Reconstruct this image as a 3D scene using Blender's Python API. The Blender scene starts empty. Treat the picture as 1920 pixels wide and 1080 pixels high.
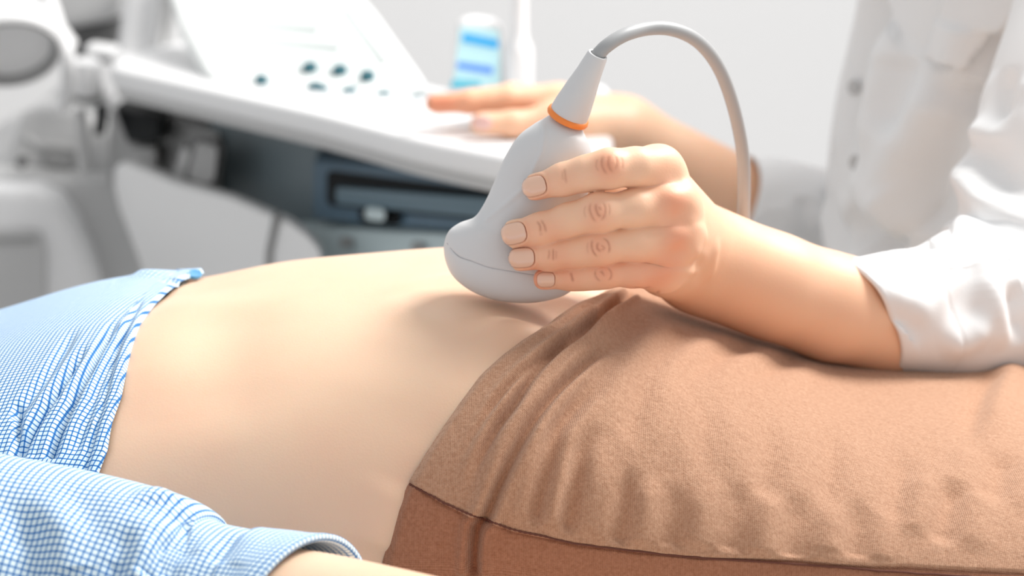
import bpy, bmesh, math
import numpy as np
from mathutils import Vector, Matrix

sc = bpy.context.scene
COL = sc.collection
rad = math.radians

# ------------------------------------------------------------------ camera
F = 1920 * 85.0 / 36.0
PITCH = rad(12.0)
CAM = np.array([0.0, -1.1, 0.90 + 1.1 * math.tan(PITCH)])
FWD = np.array([0.0, math.cos(PITCH), -math.sin(PITCH)])
UP = np.array([0.0, math.sin(PITCH), math.cos(PITCH)])
cd = bpy.data.cameras.new('camera')
cam = bpy.data.objects.new('camera', cd)
COL.objects.link(cam)
cam.location = CAM
cam.rotation_euler = (rad(90) - PITCH, 0, 0)
cd.lens = 85.0
cd.sensor_width = 36.0
cd.clip_start = 0.05
cd.dof.use_dof = True
cd.dof.focus_distance = 1.005
cd.dof.aperture_fstop = 8.3
sc.camera = cam

# ------------------------------------------------------------------ world, lights, exposure
wd = bpy.data.worlds.new('world')
sc.world = wd
wd.use_nodes = True
bg = wd.node_tree.nodes['Background']
bg.inputs[0].default_value = (0.99, 0.995, 1.0, 1)
bg.inputs[1].default_value = 0.56


def area(name, loc, target, sx, sy, power, col=(1, 1, 1)):
    ld = bpy.data.lights.new(name, 'AREA')
    ld.shape = 'RECTANGLE'
    ld.size, ld.size_y = sx, sy
    ld.energy = power
    ld.color = col
    o = bpy.data.objects.new(name, ld)
    COL.objects.link(o)
    o.location = loc
    d = Vector(target) - Vector(loc)
    o.rotation_euler = d.to_track_quat('-Z', 'Y').to_euler()
    return o


area('window_light', (0.95, 0.55, 2.25), (0.0, -0.05, 0.85), 0.75, 0.75, 44, (1.0, 0.98, 0.95))
area('wall_fill_light', (0.1, 1.6, 2.6), (0.3, 2.3, 0.8), 1.6, 0.5, 7, (1.0, 1.0, 1.0))  # added fill lamp, only there to brighten the back wall
sc.view_settings.view_transform = 'Standard'
sc.view_settings.look = 'None'
sc.view_settings.exposure = 0.36
sc.view_settings.gamma = 1.0
sc.view_settings.use_curve_mapping = False


# ------------------------------------------------------------------ geometry helpers
def W(px, py, y):
    """the point of the vertical plane y = const seen at a photo pixel"""
    d = FWD + np.array([1.0, 0, 0]) * (px - 960) / F - UP * (py - 540) / F
    return CAM + d * ((y - CAM[1]) / d[1])


def WZ(px, py, z):
    d = FWD + np.array([1.0, 0, 0]) * (px - 960) / F - UP * (py - 540) / F
    return CAM + d * ((z - CAM[2]) / d[2])


def WPL(px, py, p0, n):
    d = FWD + np.array([1.0, 0, 0]) * (px - 960) / F - UP * (py - 540) / F
    return CAM + d * (np.dot(np.array(p0) - CAM, n) / np.dot(d, n))


def proj(P):
    R = np.asarray(P, float) - CAM
    z = R @ FWD
    return 960 + F * R[..., 0] / z, 540 - F * (R @ UP) / z


def spl(pts, n):
    """Catmull-Rom through the rows of pts, n samples, uniform in arc length"""
    P = np.asarray(pts, float)
    if P.ndim == 1:
        P = P[:, None]
    Q = np.vstack([2 * P[0] - P[1], P, 2 * P[-1] - P[-2]])
    out = []
    m = 24
    for i in range(1, len(Q) - 2):
        t = np.linspace(0, 1, m, endpoint=False)[:, None]
        a, b, c, d = Q[i - 1], Q[i], Q[i + 1], Q[i + 2]
        out.append(0.5 * (2 * b + (c - a) * t + (2 * a - 5 * b + 4 * c - d) * t ** 2 + (3 * b - a - 3 * c + d) * t ** 3))
    out = np.vstack(out + [P[-1:]])
    s = np.concatenate([[0], np.cumsum(np.linalg.norm(np.diff(out[:, :3], axis=0), axis=1))])
    u = np.linspace(0, s[-1], n)
    return np.stack([np.interp(u, s, out[:, k]) for k in range(out.shape[1])], 1)


def itp(x, xs, ys):
    """smooth monotone-ish interpolation of ys over xs (cosine-free Hermite)"""
    xs = np.asarray(xs, float); ys = np.asarray(ys, float)
    x = np.asarray(x, float)
    m = np.gradient(ys, xs)
    i = np.clip(np.searchsorted(xs, x) - 1, 0, len(xs) - 2)
    h = xs[i + 1] - xs[i]
    t = np.clip((x - xs[i]) / h, 0, 1)
    return ((2 * t ** 3 - 3 * t ** 2 + 1) * ys[i] + (t ** 3 - 2 * t ** 2 + t) * h * m[i]
            + (-2 * t ** 3 + 3 * t ** 2) * ys[i + 1] + (t ** 3 - t ** 2) * h * m[i + 1])


def sstep(a, b, x):
    t = np.clip((x - a) / (b - a), 0, 1)
    return t * t * (3 - 2 * t)


def link(o, parent=None):
    COL.objects.link(o)
    if parent is not None:
        o.parent = parent
        w = Vector((0, 0, 0))
        p = parent
        while p is not None:
            w += p.location
            p = p.parent
        o.location = -w
    return o


def mesh_obj(name, V, Fc, mat, parent=None, smooth=True, uv=None, attr=None):
    me = bpy.data.meshes.new(name)
    V = np.asarray(V, np.float32).reshape(-1, 3)
    if isinstance(Fc, np.ndarray):
        k = Fc.shape[1]
        me.vertices.add(len(V)); me.vertices.foreach_set('co', V.ravel())
        me.loops.add(Fc.size); me.loops.foreach_set('vertex_index', Fc.ravel().astype(np.int32))
        me.polygons.add(len(Fc))
        me.polygons.foreach_set('loop_start', np.arange(0, Fc.size, k, dtype=np.int32))
        me.update(calc_edges=True)
    else:
        me.from_pydata([tuple(v) for v in V], [], Fc)
    me.validate()
    if smooth:
        me.polygons.foreach_set('use_smooth', np.ones(len(me.polygons), bool))
    if uv is not None:
        lay = me.uv_layers.new(name='UVMap')
        li = np.empty(len(me.loops), np.int32)
        me.loops.foreach_get('vertex_index', li)
        lay.data.foreach_set('uv', np.asarray(uv, np.float32).reshape(-1, 2)[li].ravel())
    if attr:
        for k, a in attr.items():
            at = me.attributes.new(k, 'FLOAT', 'POINT')
            at.data.foreach_set('value', np.asarray(a, np.float32).ravel())
    if mat is not None:
        me.materials.append(mat)
    me.update()
    return link(bpy.data.objects.new(name, me), parent)


def thing(name, label, cat, loc=(0, 0, 0), group=None):
    o = bpy.data.objects.new(name, None)
    o.empty_display_size = 0.05
    COL.objects.link(o)
    o.location = loc
    o['label'] = label; o['category'] = cat
    if group: o['group'] = group
    return o


def tag(o, label, cat, group=None):
    o['label'] = label; o['category'] = cat
    if group: o['group'] = group
    return o


def struct(o):
    o['kind'] = 'structure'
    return o


def gfaces(nu, nv, cu=False, cv=False):
    iu = np.arange(nu if cu else nu - 1); iv = np.arange(nv if cv else nv - 1)
    A, B = np.meshgrid(iu, iv, indexing='ij')
    A2 = (A + 1) % nu; B2 = (B + 1) % nv
    return np.stack([A * nv + B, A2 * nv + B, A2 * nv + B2, A * nv + B2], -1).reshape(-1, 4)


def gnormals(G, cv=False):
    du = np.gradient(G, axis=0)
    if cv:
        dv = (np.roll(G, -1, 1) - np.roll(G, 1, 1)) / 2
    else:
        dv = np.gradient(G, axis=1)
    n = np.cross(du, dv)
    return n / (np.linalg.norm(n, axis=-1, keepdims=True) + 1e-12)


def frames(path):
    """parallel-transported frames along a path"""
    P = np.asarray(path)
    T = np.gradient(P, axis=0); T /= np.linalg.norm(T, axis=1, keepdims=True)
    ref = np.array([0, 0, 1.0]) if abs(T[0][2]) < 0.9 else np.array([0, 1.0, 0])
    n = ref - T[0] * np.dot(ref, T[0]); n /= np.linalg.norm(n)
    Ns = [n]
    for i in range(1, len(P)):
        n = Ns[-1] - T[i] * np.dot(Ns[-1], T[i]); n /= np.linalg.norm(n)
        Ns.append(n)
    N = np.array(Ns)
    return T, N, np.cross(T, N)


def tube_grid(path, r, nv=32, sq=None):
    T, N, B = frames(path)
    r = np.broadcast_to(np.asarray(r, float), (len(path),))
    a = np.linspace(0, 2 * math.pi, nv, endpoint=False)
    G = (np.asarray(path)[:, None] + r[:, None, None] * (np.cos(a)[None, :, None] * N[:, None] + np.sin(a)[None, :, None] * B[:, None]))
    return G


def tube(name, path, r, mat, parent=None, nv=24, caps=True):
    G = tube_grid(path, r, nv)
    n = len(path)
    Fq = gfaces(n, nv, cv=True)
    if caps:
        Fl = [tuple(int(q) for q in f) for f in Fq] + [tuple(range(nv))[::-1], tuple(range((n - 1) * nv, n * nv))]
        return mesh_obj(name, G, [f[::-1] for f in Fl], mat, parent)
    return mesh_obj(name, G, Fq[:, ::-1].copy(), mat, parent)


def bevelled(bm, w, seg=3):
    if w > 0:
        bmesh.ops.bevel(bm, geom=bm.edges[:], offset=w, segments=seg, profile=0.6, affect='EDGES', clamp_overlap=True)


def from_bm(name, bm, mat, parent=None, smooth=True):
    bmesh.ops.recalc_face_normals(bm, faces=bm.faces[:])
    me = bpy.data.meshes.new(name); bm.to_mesh(me); bm.free()
    if smooth:
        me.polygons.foreach_set('use_smooth', np.ones(len(me.polygons), bool))
        try:
            me.set_sharp_from_angle(angle=rad(50))
        except Exception:
            pass
    me.materials.append(mat)
    return link(bpy.data.objects.new(name, me), parent)


def box(name, c, size, mat, parent=None, bevel=0.0, R=None, seg=3):
    bm = bmesh.new()
    M = Matrix.Translation(Vector(c)) @ (R.to_4x4() if R is not None else Matrix.Identity(4)) @ Matrix.Diagonal((*size, 1))
    bmesh.ops.create_cube(bm, size=1.0, matrix=M)
    bevelled(bm, bevel, seg)
    return from_bm(name, bm, mat, parent)


def prism(name, pts, ext, mat, parent=None, bevel=0.0, seg=3, corner=0.0):
    """a solid from a polygon and an extrusion vector"""
    bm = bmesh.new()
    e = Vector([float(q) for q in ext])
    a = [bm.verts.new(Vector([float(q) for q in p])) for p in pts]
    b = [bm.verts.new(v.co + e) for v in a]
    bm.faces.new(a); bm.faces.new(b[::-1])
    n = len(a)
    sides = []
    for i in range(n):
        bm.faces.new((a[i], b[i], b[(i + 1) % n], a[(i + 1) % n]))
    bm.edges.ensure_lookup_table()
    if corner > 0:
        se = [ed for ed in bm.edges if (ed.verts[0] in a) != (ed.verts[1] in a)]
        bmesh.ops.bevel(bm, geom=se, offset=corner, segments=6, profile=0.5, affect='EDGES', clamp_overlap=True)
    bmesh.ops.recalc_face_normals(bm, faces=bm.faces[:])
    if bevel > 0:
        ed = [x for x in bm.edges if len(x.link_faces) == 2 and x.calc_face_angle(0) > rad(40)]
        bmesh.ops.bevel(bm, geom=ed, offset=bevel, segments=seg, profile=0.6, affect='EDGES', clamp_overlap=True)
    return from_bm(name, bm, mat, parent)


def lathe(name, prof, origin, axis, mat, parent=None, nv=40):
    """prof: (distance along axis, radius)"""
    ax = np.array(axis, float); ax /= np.linalg.norm(ax)
    ref = np.array([0, 1.0, 0]) if abs(ax[1]) < 0.9 else np.array([1.0, 0, 0])
    N = np.cross(ax, ref); N /= np.linalg.norm(N); B = np.cross(ax, N)
    a = np.linspace(0, 2 * math.pi, nv, endpoint=False)
    pr = np.array(prof, float)
    G = (np.array(origin)[None, None] + pr[:, 0][:, None, None] * ax
         + pr[:, 1][:, None, None] * (np.cos(a)[None, :, None] * N + np.sin(a)[None, :, None] * B))
    o = mesh_obj(name, G, gfaces(len(pr), nv, cv=True), mat, parent)
    bm = bmesh.new(); bm.from_mesh(o.data)
    bmesh.ops.remove_doubles(bm, verts=bm.verts[:], dist=1e-6)
    bmesh.ops.recalc_face_normals(bm, faces=bm.faces[:])
    bm.to_mesh(o.data); bm.free()
    try:
        o.data.set_sharp_from_angle(angle=rad(50))
    except Exception:
        pass
    return o


# ------------------------------------------------------------------ folds on surfaces
def on_surface(V, N, pts):
    """photo points carried to the nearest facing vertex of a surface: 3D polyline"""
    x, y = proj(V)
    face = ((V - CAM) * N).sum(-1) < 0
    out = []
    dep = (V - CAM) @ FWD
    for p in pts:
        d = (x - p[0]) ** 2 + (y - p[1]) ** 2 + (~face) * 1e9
        j = np.argmin(d)
        c = np.where(d < max(d[j] * 2, 9.0))[0]
        front = c[dep[c] < dep[c].min() + 0.004]
        out.append(V[front[np.argmin(d[front])]])
    return np.array(out)


def seg_dist(V, L):
    """distance of every vertex to a 3D polyline, and the position 0..1 along it"""
    best = np.full(len(V), 1e9); tt = np.zeros(len(V))
    ln = np.linalg.norm(np.diff(L, axis=0), axis=1); cum = np.concatenate([[0], np.cumsum(ln)]); tot = cum[-1] + 1e-9
    for i in range(len(L) - 1):
        a, b = L[i], L[i + 1]
        ab = b - a
        t = np.clip(((V - a) @ ab) / (ab @ ab + 1e-12), 0, 1)
        d = np.linalg.norm(V - a - t[:, None] * ab, axis=1)
        m = d < best
        best[m] = d[m]; tt[m] = (cum[i] + t[m] * ln[i]) / tot
    return best, tt


def fold(V, N, pts, amp, w, taper=(0.15, 0.15), ridge=0.0, smooth=True):
    """a valley of depth amp and half-width w along a line, with a soft rise beside it"""
    L = on_surface(V, N, pts)
    if smooth and len(L) > 2:
        L = spl(L, max(8, len(L) * 5))
    lo = L.min(0) - 6 * w; hi = L.max(0) + 6 * w
    idx = np.where(((V > lo) & (V < hi)).all(1))[0]
    D = np.zeros(len(V))
    if len(idx) == 0:
        return D
    d, t = seg_dist(V[idx], L)
    tp = sstep(0, max(taper[0], 1e-3), t + 1e-6) * sstep(0, max(taper[1], 1e-3), 1 - t + 1e-6)
    g = -amp * np.exp(-(d / w) ** 2) + ridge * np.exp(-((d - 2.1 * w) / (1.1 * w)) ** 2)
    D[idx] = g * tp
    return D


# ------------------------------------------------------------------ materials
def nmat(name):
    m = bpy.data.materials.new(name); m.use_nodes = True
    nt = m.node_tree
    return m, nt, nt.nodes['Principled BSDF']


def noise_bump(nt, b, scale, strength, dist=0.001, detail=3, co='Object', stretch=None):
    tc = nt.nodes.new('ShaderNodeTexCoord'); n = nt.nodes.new('ShaderNodeTexNoise')
    src = tc.outputs[co]
    if stretch:
        mp = nt.nodes.new('ShaderNodeMapping'); mp.inputs['Scale'].default_value = stretch
        nt.links.new(src, mp.inputs[0]); src = mp.outputs[0]
    nt.links.new(src, n.inputs['Vector'])
    n.inputs['Scale'].default_value = scale; n.inputs['Detail'].default_value = detail
    bp = nt.nodes.new('ShaderNodeBump'); bp.inputs['Strength'].default_value = strength; bp.inputs['Distance'].default_value = dist
    nt.links.new(n.outputs[0], bp.inputs['Height'])
    nt.links.new(bp.outputs[0], b.inputs['Normal'])
    return n, bp


def plain(name, col, rough=0.5, bump=0.0, scale=400, spec=0.5, var=0.0, sheen=0.0, metallic=0.0, sss=0.0, coat=0.0):
    m, nt, b = nmat(name)
    b.inputs['Base Color'].default_value = (*col, 1)
    b.inputs['Roughness'].default_value = rough
    b.inputs['Specular IOR Level'].default_value = spec
    b.inputs['Metallic'].default_value = metallic
    b.inputs['Sheen Weight'].default_value = sheen
    b.inputs['Coat Weight'].default_value = coat
    if sss:
        b.inputs['Subsurface Weight'].default_value = sss
        b.inputs['Subsurface Radius'].default_value = (1, 0.8, 0.7)
        b.inputs['Subsurface Scale'].default_value = 0.004
    n, bp = noise_bump(nt, b, scale, max(bump, 0.02), 0.0005)
    if var:
        mx = nt.nodes.new('ShaderNodeMix'); mx.data_type = 'RGBA'
        n2 = nt.nodes.new('ShaderNodeTexNoise'); n2.inputs['Scale'].default_value = 9
        mx.inputs[6].default_value = (*[c * (1 - var) for c in col], 1); mx.inputs[7].default_value = (*[min(1, c * (1 + var)) for c in col], 1)
        nt.links.new(n2.outputs[0], mx.inputs[0]); nt.links.new(mx.outputs[2], b.inputs['Base Color'])
    return m


def skin(name, base, blush, tone2, sss_scale=0.006):
    """skin: mottled tone, a pigment map for knuckles and tips, fine pores"""
    m, nt, b = nmat(name)
    L = nt.links.new
    tc = nt.nodes.new('ShaderNodeTexCoord')
    n1 = nt.nodes.new('ShaderNodeTexNoise'); n1.inputs['Scale'].default_value = 14; n1.inputs['Detail'].default_value = 4
    n2 = nt.nodes.new('ShaderNodeTexNoise'); n2.inputs['Scale'].default_value = 260; n2.inputs['Detail'].default_value = 3
    L(tc.outputs['Object'], n1.inputs['Vector']); L(tc.outputs['Object'], n2.inputs['Vector'])
    mr = nt.nodes.new('ShaderNodeMapRange'); mr.inputs[1].default_value = 0.35; mr.inputs[2].default_value = 0.68
    L(n1.outputs[0], mr.inputs[0])
    mx = nt.nodes.new('ShaderNodeMix'); mx.data_type = 'RGBA'
    mx.inputs[6].default_value = (*base, 1); mx.inputs[7].default_value = (*tone2, 1)
    L(mr.outputs[0], mx.inputs[0])
    at = nt.nodes.new('ShaderNodeAttribute'); at.attribute_name = 'blush'
    mx2 = nt.nodes.new('ShaderNodeMix'); mx2.data_type = 'RGBA'
    L(at.outputs['Fac'], mx2.inputs[0]); L(mx.outputs[2], mx2.inputs[6]); mx2.inputs[7].default_value = (*blush, 1)
    at2 = nt.nodes.new('ShaderNodeAttribute'); at2.attribute_name = 'crease'
    mx3 = nt.nodes.new('ShaderNodeMix'); mx3.data_type = 'RGBA'
    L(at2.outputs['Fac'], mx3.inputs[0]); L(mx2.outputs[2], mx3.inputs[6]); mx3.inputs[7].default_value = (0.42, 0.13, 0.07, 1)
    L(mx3.outputs[2], b.inputs['Base Color'])
    b.inputs['Roughness'].default_value = 0.48
    b.inputs['Specular IOR Level'].default_value = 0.4
    b.inputs['Subsurface Weight'].default_value = 0.35
    b.inputs['Subsurface Radius'].default_value = (1.0, 0.42, 0.25)
    b.inputs['Subsurface Scale'].default_value = sss_scale
    vo = nt.nodes.new('ShaderNodeTexVoronoi'); vo.inputs['Scale'].default_value = 900
    L(tc.outputs['Object'], vo.inputs['Vector'])
    ad = nt.nodes.new('ShaderNodeMath'); ad.operation = 'ADD'
    L(n2.outputs[0], ad.inputs[0]); L(vo.outputs['Distance'], ad.inputs[1])
    bp = nt.nodes.new('ShaderNodeBump'); bp.inputs['Strength'].default_value = 0.10; bp.inputs['Distance'].default_value = 0.0003
    L(ad.outputs[0], bp.inputs['Height']); L(bp.outputs[0], b.inputs['Normal'])
    return m


M_SKIN = skin('belly_skin', (0.80, 0.555, 0.39), (0.70, 0.36, 0.22), (0.80, 0.505, 0.35), 0.008)
M_HAND = skin('hand_skin', (0.86, 0.56, 0.385), (0.80, 0.29, 0.165), (0.86, 0.51, 0.33), 0.003)
M_HAND2 = skin('far_hand_skin', (0.78, 0.47, 0.31), (0.76, 0.27, 0.16), (0.78, 0.44, 0.29), 0.005)


def check_cloth(name, pitch=0.0021):
    m, nt, b = nmat(name)
    L = nt.links.new
    uv = nt.nodes.new('ShaderNodeUVMap'); uv.uv_map = 'UVMap'
    sp = nt.nodes.new('ShaderNodeSeparateXYZ'); L(uv.outputs[0], sp.inputs[0])
    masks = []
    for k in (0, 1):
        d = nt.nodes.new('ShaderNodeMath'); d.operation = 'DIVIDE'; L(sp.outputs[k], d.inputs[0]); d.inputs[1].default_value = pitch
        f = nt.nodes.new('ShaderNodeMath'); f.operation = 'FRACT'; L(d.outputs[0], f.inputs[0])
        s = nt.nodes.new('ShaderNodeMath'); s.operation = 'SUBTRACT'; L(f.outputs[0], s.inputs[0]); s.inputs[1].default_value = 0.5
        a = nt.nodes.new('ShaderNodeMath'); a.operation = 'ABSOLUTE'; L(s.outputs[0], a.inputs[0])
        mr = nt.nodes.new('ShaderNodeMapRange'); mr.inputs[1].default_value = 0.10; mr.inputs[2].default_value = 0.17
        mr.inputs[3].default_value = 1; mr.inputs[4].default_value = 0
        L(a.outputs[0], mr.inputs[0]); masks.append(mr)
    mxx = nt.nodes.new('ShaderNodeMath'); mxx.operation = 'MAXIMUM'; L(masks[0].outputs[0], mxx.inputs[0]); L(masks[1].outputs[0], mxx.inputs[1])
    mul = nt.nodes.new('ShaderNodeMath'); mul.operation = 'MULTIPLY'; L(masks[0].outputs[0], mul.inputs[0]); L(masks[1].outputs[0], mul.inputs[1])
    c1 = nt.nodes.new('ShaderNodeMix'); c1.data_type = 'RGBA'
    c1.inputs[6].default_value = (0.74, 0.86, 0.91, 1); c1.inputs[7].default_value = (0.045, 0.22, 0.52, 1)
    L(mxx.outputs[0], c1.inputs[0])
    c2 = nt.nodes.new('ShaderNodeMix'); c2.data_type = 'RGBA'; L(mul.outputs[0], c2.inputs[0]); L(c1.outputs[2], c2.inputs[6])
    c2.inputs[7].default_value = (0.02, 0.10, 0.36, 1)
    L(c2.outputs[2], b.inputs['Base Color'])
    b.inputs['Roughness'].default_value = 0.8
    b.inputs['Specular IOR Level'].default_value = 0.2
    noise_bump(nt, b, 1800, 0.25, 0.0004)
    return m


M_CHECK = check_cloth('blue_check_cotton', 0.0025)


def jersey(name, dark, light):
    m, nt, b = nmat(name)
    L = nt.links.new
    tc = nt.nodes.new('ShaderNodeTexCoord')
    n1 = nt.nodes.new('ShaderNodeTexNoise'); n1.inputs['Scale'].default_value = 700; n1.inputs['Detail'].default_value = 4; n1.inputs['Roughness'].default_value = 0.7
    n2 = nt.nodes.new('ShaderNodeTexNoise'); n2.inputs['Scale'].default_value = 160; n2.inputs['Detail'].default_value = 3
    for n in (n1, n2): L(tc.outputs['Object'], n.inputs['Vector'])
    uv = nt.nodes.new('ShaderNodeUVMap'); uv.uv_map = 'UVMap'
    wv = nt.nodes.new('ShaderNodeTexWave'); wv.inputs['Scale'].default_value = 430; wv.inputs['Distortion'].default_value = 1.2
    wv.bands_direction = 'Y'
    L(uv.outputs[0], wv.inputs['Vector'])
    wv2 = nt.nodes.new('ShaderNodeTexWave'); wv2.inputs['Scale'].default_value = 430; wv2.inputs['Distortion'].default_value = 1.2
    wv2.bands_direction = 'X'
    L(uv.outputs[0], wv2.inputs['Vector'])
    a0 = nt.nodes.new('ShaderNodeMath'); a0.operation = 'ADD'; L(wv.outputs['Fac'], a0.inputs[0]); L(wv2.outputs['Fac'], a0.inputs[1])
    a1 = nt.nodes.new('ShaderNodeMath'); a1.operation = 'MULTIPLY_ADD'; L(a0.outputs[0], a1.inputs[0]); a1.inputs[1].default_value = 0.22
    L(n1.outputs[0], a1.inputs[2])
    mr = nt.nodes.new('ShaderNodeMapRange'); mr.inputs[1].default_value = 0.4; mr.inputs[2].default_value = 1.0
    L(a1.outputs[0], mr.inputs[0])
    mx = nt.nodes.new('ShaderNodeMix'); mx.data_type = 'RGBA'; L(mr.outputs[0], mx.inputs[0])
    mx.inputs[6].default_value = (*dark, 1); mx.inputs[7].default_value = (*light, 1)
    at = nt.nodes.new('ShaderNodeAttribute'); at.attribute_name = 'panel_shade'  # lower side darkened: underside shade put into the colour, plus cloth without fuzz
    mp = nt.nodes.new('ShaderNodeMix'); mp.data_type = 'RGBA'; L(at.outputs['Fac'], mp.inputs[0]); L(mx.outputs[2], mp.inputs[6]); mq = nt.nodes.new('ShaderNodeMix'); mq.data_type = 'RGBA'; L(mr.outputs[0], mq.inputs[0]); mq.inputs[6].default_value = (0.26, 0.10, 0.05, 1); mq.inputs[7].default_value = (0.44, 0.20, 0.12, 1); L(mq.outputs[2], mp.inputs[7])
    L(mp.outputs[2], b.inputs['Base Color'])
    b.inputs['Roughness'].default_value = 0.85
    b.inputs['Specular IOR Level'].default_value = 0.15
    b.inputs['Sheen Weight'].default_value = 0.38
    b.inputs['Sheen Roughness'].default_value = 0.45
    b.inputs['Sheen Tint'].default_value = (1.0, 0.84, 0.70, 1)
    a2 = nt.nodes.new('ShaderNodeMath'); a2.operation = 'MULTIPLY_ADD'; L(n2.outputs[0], a2.inputs[0]); a2.inputs[1].default_value = 2.6; L(a1.outputs[0], a2.inputs[2])
    bp = nt.nodes.new('ShaderNodeBump'); bp.inputs['Strength'].default_value = 0.55; bp.inputs['Distance'].default_value = 0.0009
    L(a2.outputs[0], bp.inputs['Height']); L(bp.outputs[0], b.inputs['Normal'])
    return m


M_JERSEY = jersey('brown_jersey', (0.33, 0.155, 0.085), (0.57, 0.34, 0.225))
M_THREAD = plain('seam_thread', (0.12, 0.035, 0.02), 0.8)
M_NAIL = plain('nail_lacquer', (0.80, 0.50, 0.36), 0.22, spec=0.6, coat=0.4)
M_NAILP = plain('pink_nail', (0.80, 0.50, 0.45), 0.3, spec=0.6, coat=0.3)
M_PROBE = plain('probe_plastic', (0.64, 0.64, 0.645), 0.42, 0.02, 1200, 0.45)
M_CABLE = plain('cable_rubber', (0.37, 0.375, 0.38), 0.45, 0.02, 900, 0.45)
M_ORANGE = plain('orange_ring', (0.90, 0.25, 0.04), 0.4)
M_SEAM = plain('probe_seam', (0.42, 0.42, 0.44), 0.6)
M_COAT = plain('coat_cotton', (0.81, 0.815, 0.82), 0.85, 0.12, 900, 0.2)
M_WALL = plain('wall_paint', (0.82, 0.815, 0.815), 0.9, 0.05, 60, 0.2, var=0.01)
M_FLOOR = plain('vinyl_floor', (0.60, 0.60, 0.60), 0.5, 0.05, 50, 0.4, var=0.05)
M_WHITE = plain('white_plastic', (0.78, 0.78, 0.785), 0.4, 0.02, 300, 0.45)
M_PANELW = plain('keyboard_white', (0.80, 0.825, 0.815), 0.45, 0.02, 300)
M_SHELL = plain('shell_grey_plastic', (0.76, 0.76, 0.76), 0.5, 0.02, 300)
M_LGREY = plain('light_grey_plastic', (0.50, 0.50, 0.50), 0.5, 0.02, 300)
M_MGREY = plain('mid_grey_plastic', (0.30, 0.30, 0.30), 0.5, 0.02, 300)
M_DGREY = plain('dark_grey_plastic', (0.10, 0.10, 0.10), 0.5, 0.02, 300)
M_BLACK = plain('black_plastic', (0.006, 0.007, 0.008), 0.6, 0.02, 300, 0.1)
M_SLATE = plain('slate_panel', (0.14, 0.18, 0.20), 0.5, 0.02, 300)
M_BLUE = plain('blue_grey_drive', (0.065, 0.125, 0.18), 0.45, 0.02, 300)
M_TRAY = plain('tray_blue_grey', (0.095, 0.165, 0.21), 0.4, 0.02, 300)
M_TEAL = plain('pale_teal_panel', (0.52, 0.62, 0.64), 0.5, 0.02, 300)
M_KNOB = plain('teal_knob', (0.012, 0.10, 0.13), 0.4)
M_KEYS = plain('pale_keys', (0.70, 0.74, 0.73), 0.5)
M_COUCH = plain('couch_sheet', (0.86, 0.85, 0.80), 0.8, 0.15, 200, 0.2)
M_METAL = plain('brushed_metal', (0.55, 0.56, 0.57), 0.35, 0.03, 200, metallic=0.9)
M_CYAN = plain('label_cyan', (0.02, 0.42, 0.86), 0.4)
M_PERI = plain('label_periwinkle', (0.12, 0.32, 0.86), 0.4)
M_LABEL = plain('label_pale_blue', (0.55, 0.86, 0.92), 0.4)
M_LTEAL = plain('label_teal', (0.08, 0.50, 0.66), 0.4)
M_BUTTON = plain('blue_button', (0.12, 0.36, 0.62), 0.35)

# ------------------------------------------------------------------ room
def plane_box(name, lo, hi, mat):
    lo = np.array(lo); hi = np.array(hi)
    return struct(box(name, (lo + hi) / 2, hi - lo, mat))


plane_box('floor', (-2.6, -2.2, -0.05), (2.6, 2.5, 0.0), M_FLOOR)
plane_box('wall_back', (-2.6, 2.45, 0.0), (2.6, 2.55, 2.9), M_WALL)
plane_box('baseboard_back', (-2.6, 2.435, 0.0), (2.6, 2.4495, 0.09), M_WHITE)

# ------------------------------------------------------------------ exam couch
TOPZ = 0.755
couch = thing('exam_couch', 'padded exam couch under a pale sheet carrying the lying patient', 'couch', (0.15, 0, 0))
box('mattress', (0.15, -0.015, TOPZ - 0.05), (2.0, 0.60, 0.10), M_COUCH, couch, 0.025, seg=5)
box('bed_frame', (0.15, 0.0, TOPZ - 0.13), (1.9, 0.56, 0.055), M_METAL, couch, 0.006)
for sx in (-0.65, 0.95):
    for sy in (-0.22, 0.22):
        tube('leg', [(sx, sy, TOPZ - 0.11), (sx, sy, 0.3), (sx, sy, 0.0)], 0.02, M_METAL, couch)

# ------------------------------------------------------------------ patient: torso surface
XS = np.linspace(-0.50, 0.62, 281)
sil_px = [(-400, 690), (-200, 640), (0, 590), (150, 548), (270, 530), (340, 524), (400, 514), (500, 492), (620, 480), (740, 470), (830, 463), (900, 462),
          (1000, 482), (1100, 518), (1190, 549), (1270, 578), (1350, 604), (1480, 645), (1550, 664), (1650, 672), (1900, 687), (2100, 690), (2400, 700), (2700, 705), (2900, 706)]
sx_ = [W(p[0], 500, 0.02)[0] for p in sil_px]
ST = np.linspace(-0.6, 0.72, 180)
target_py = itp(ST, sx_, [p[1] for p in sil_px])
ztop = np.array([W(960, py, 0.0)[2] for py in target_py]) - 0.004


def a_of(x): return itp(x, [-0.6, -0.35, -0.2, -0.05, 0.08, 0.2, 0.35, 0.72], [0.165, 0.16, 0.15, 0.148, 0.162, 0.175, 0.172, 0.16])


def n_of(x): return itp(x, [-0.6, -0.2, 0.05, 0.25, 0.72], [2.3, 2.25, 2.3, 2.35, 2.3])


def body_pt(x, t):
    """torso skin at station x and angle t (0 = near side, pi/2 = top)"""
    zt = np.interp(x, ST, ztop)
    a = a_of(x); n = n_of(x)
    zb = TOPZ - 0.004
    zc = zb + 0.40 * (zt - zb)
    c, s = np.cos(t), np.sin(t)
    y = -a * np.sign(c) * np.abs(c) ** (2 / n)
    z = np.where(s > 0, zc + (zt - zc) * np.abs(s) ** (2 / n), zc - (zc - zb) * np.abs(s) ** (2 / 2.8))
    return np.stack([x + 0 * t, y, z], -1)


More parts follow.
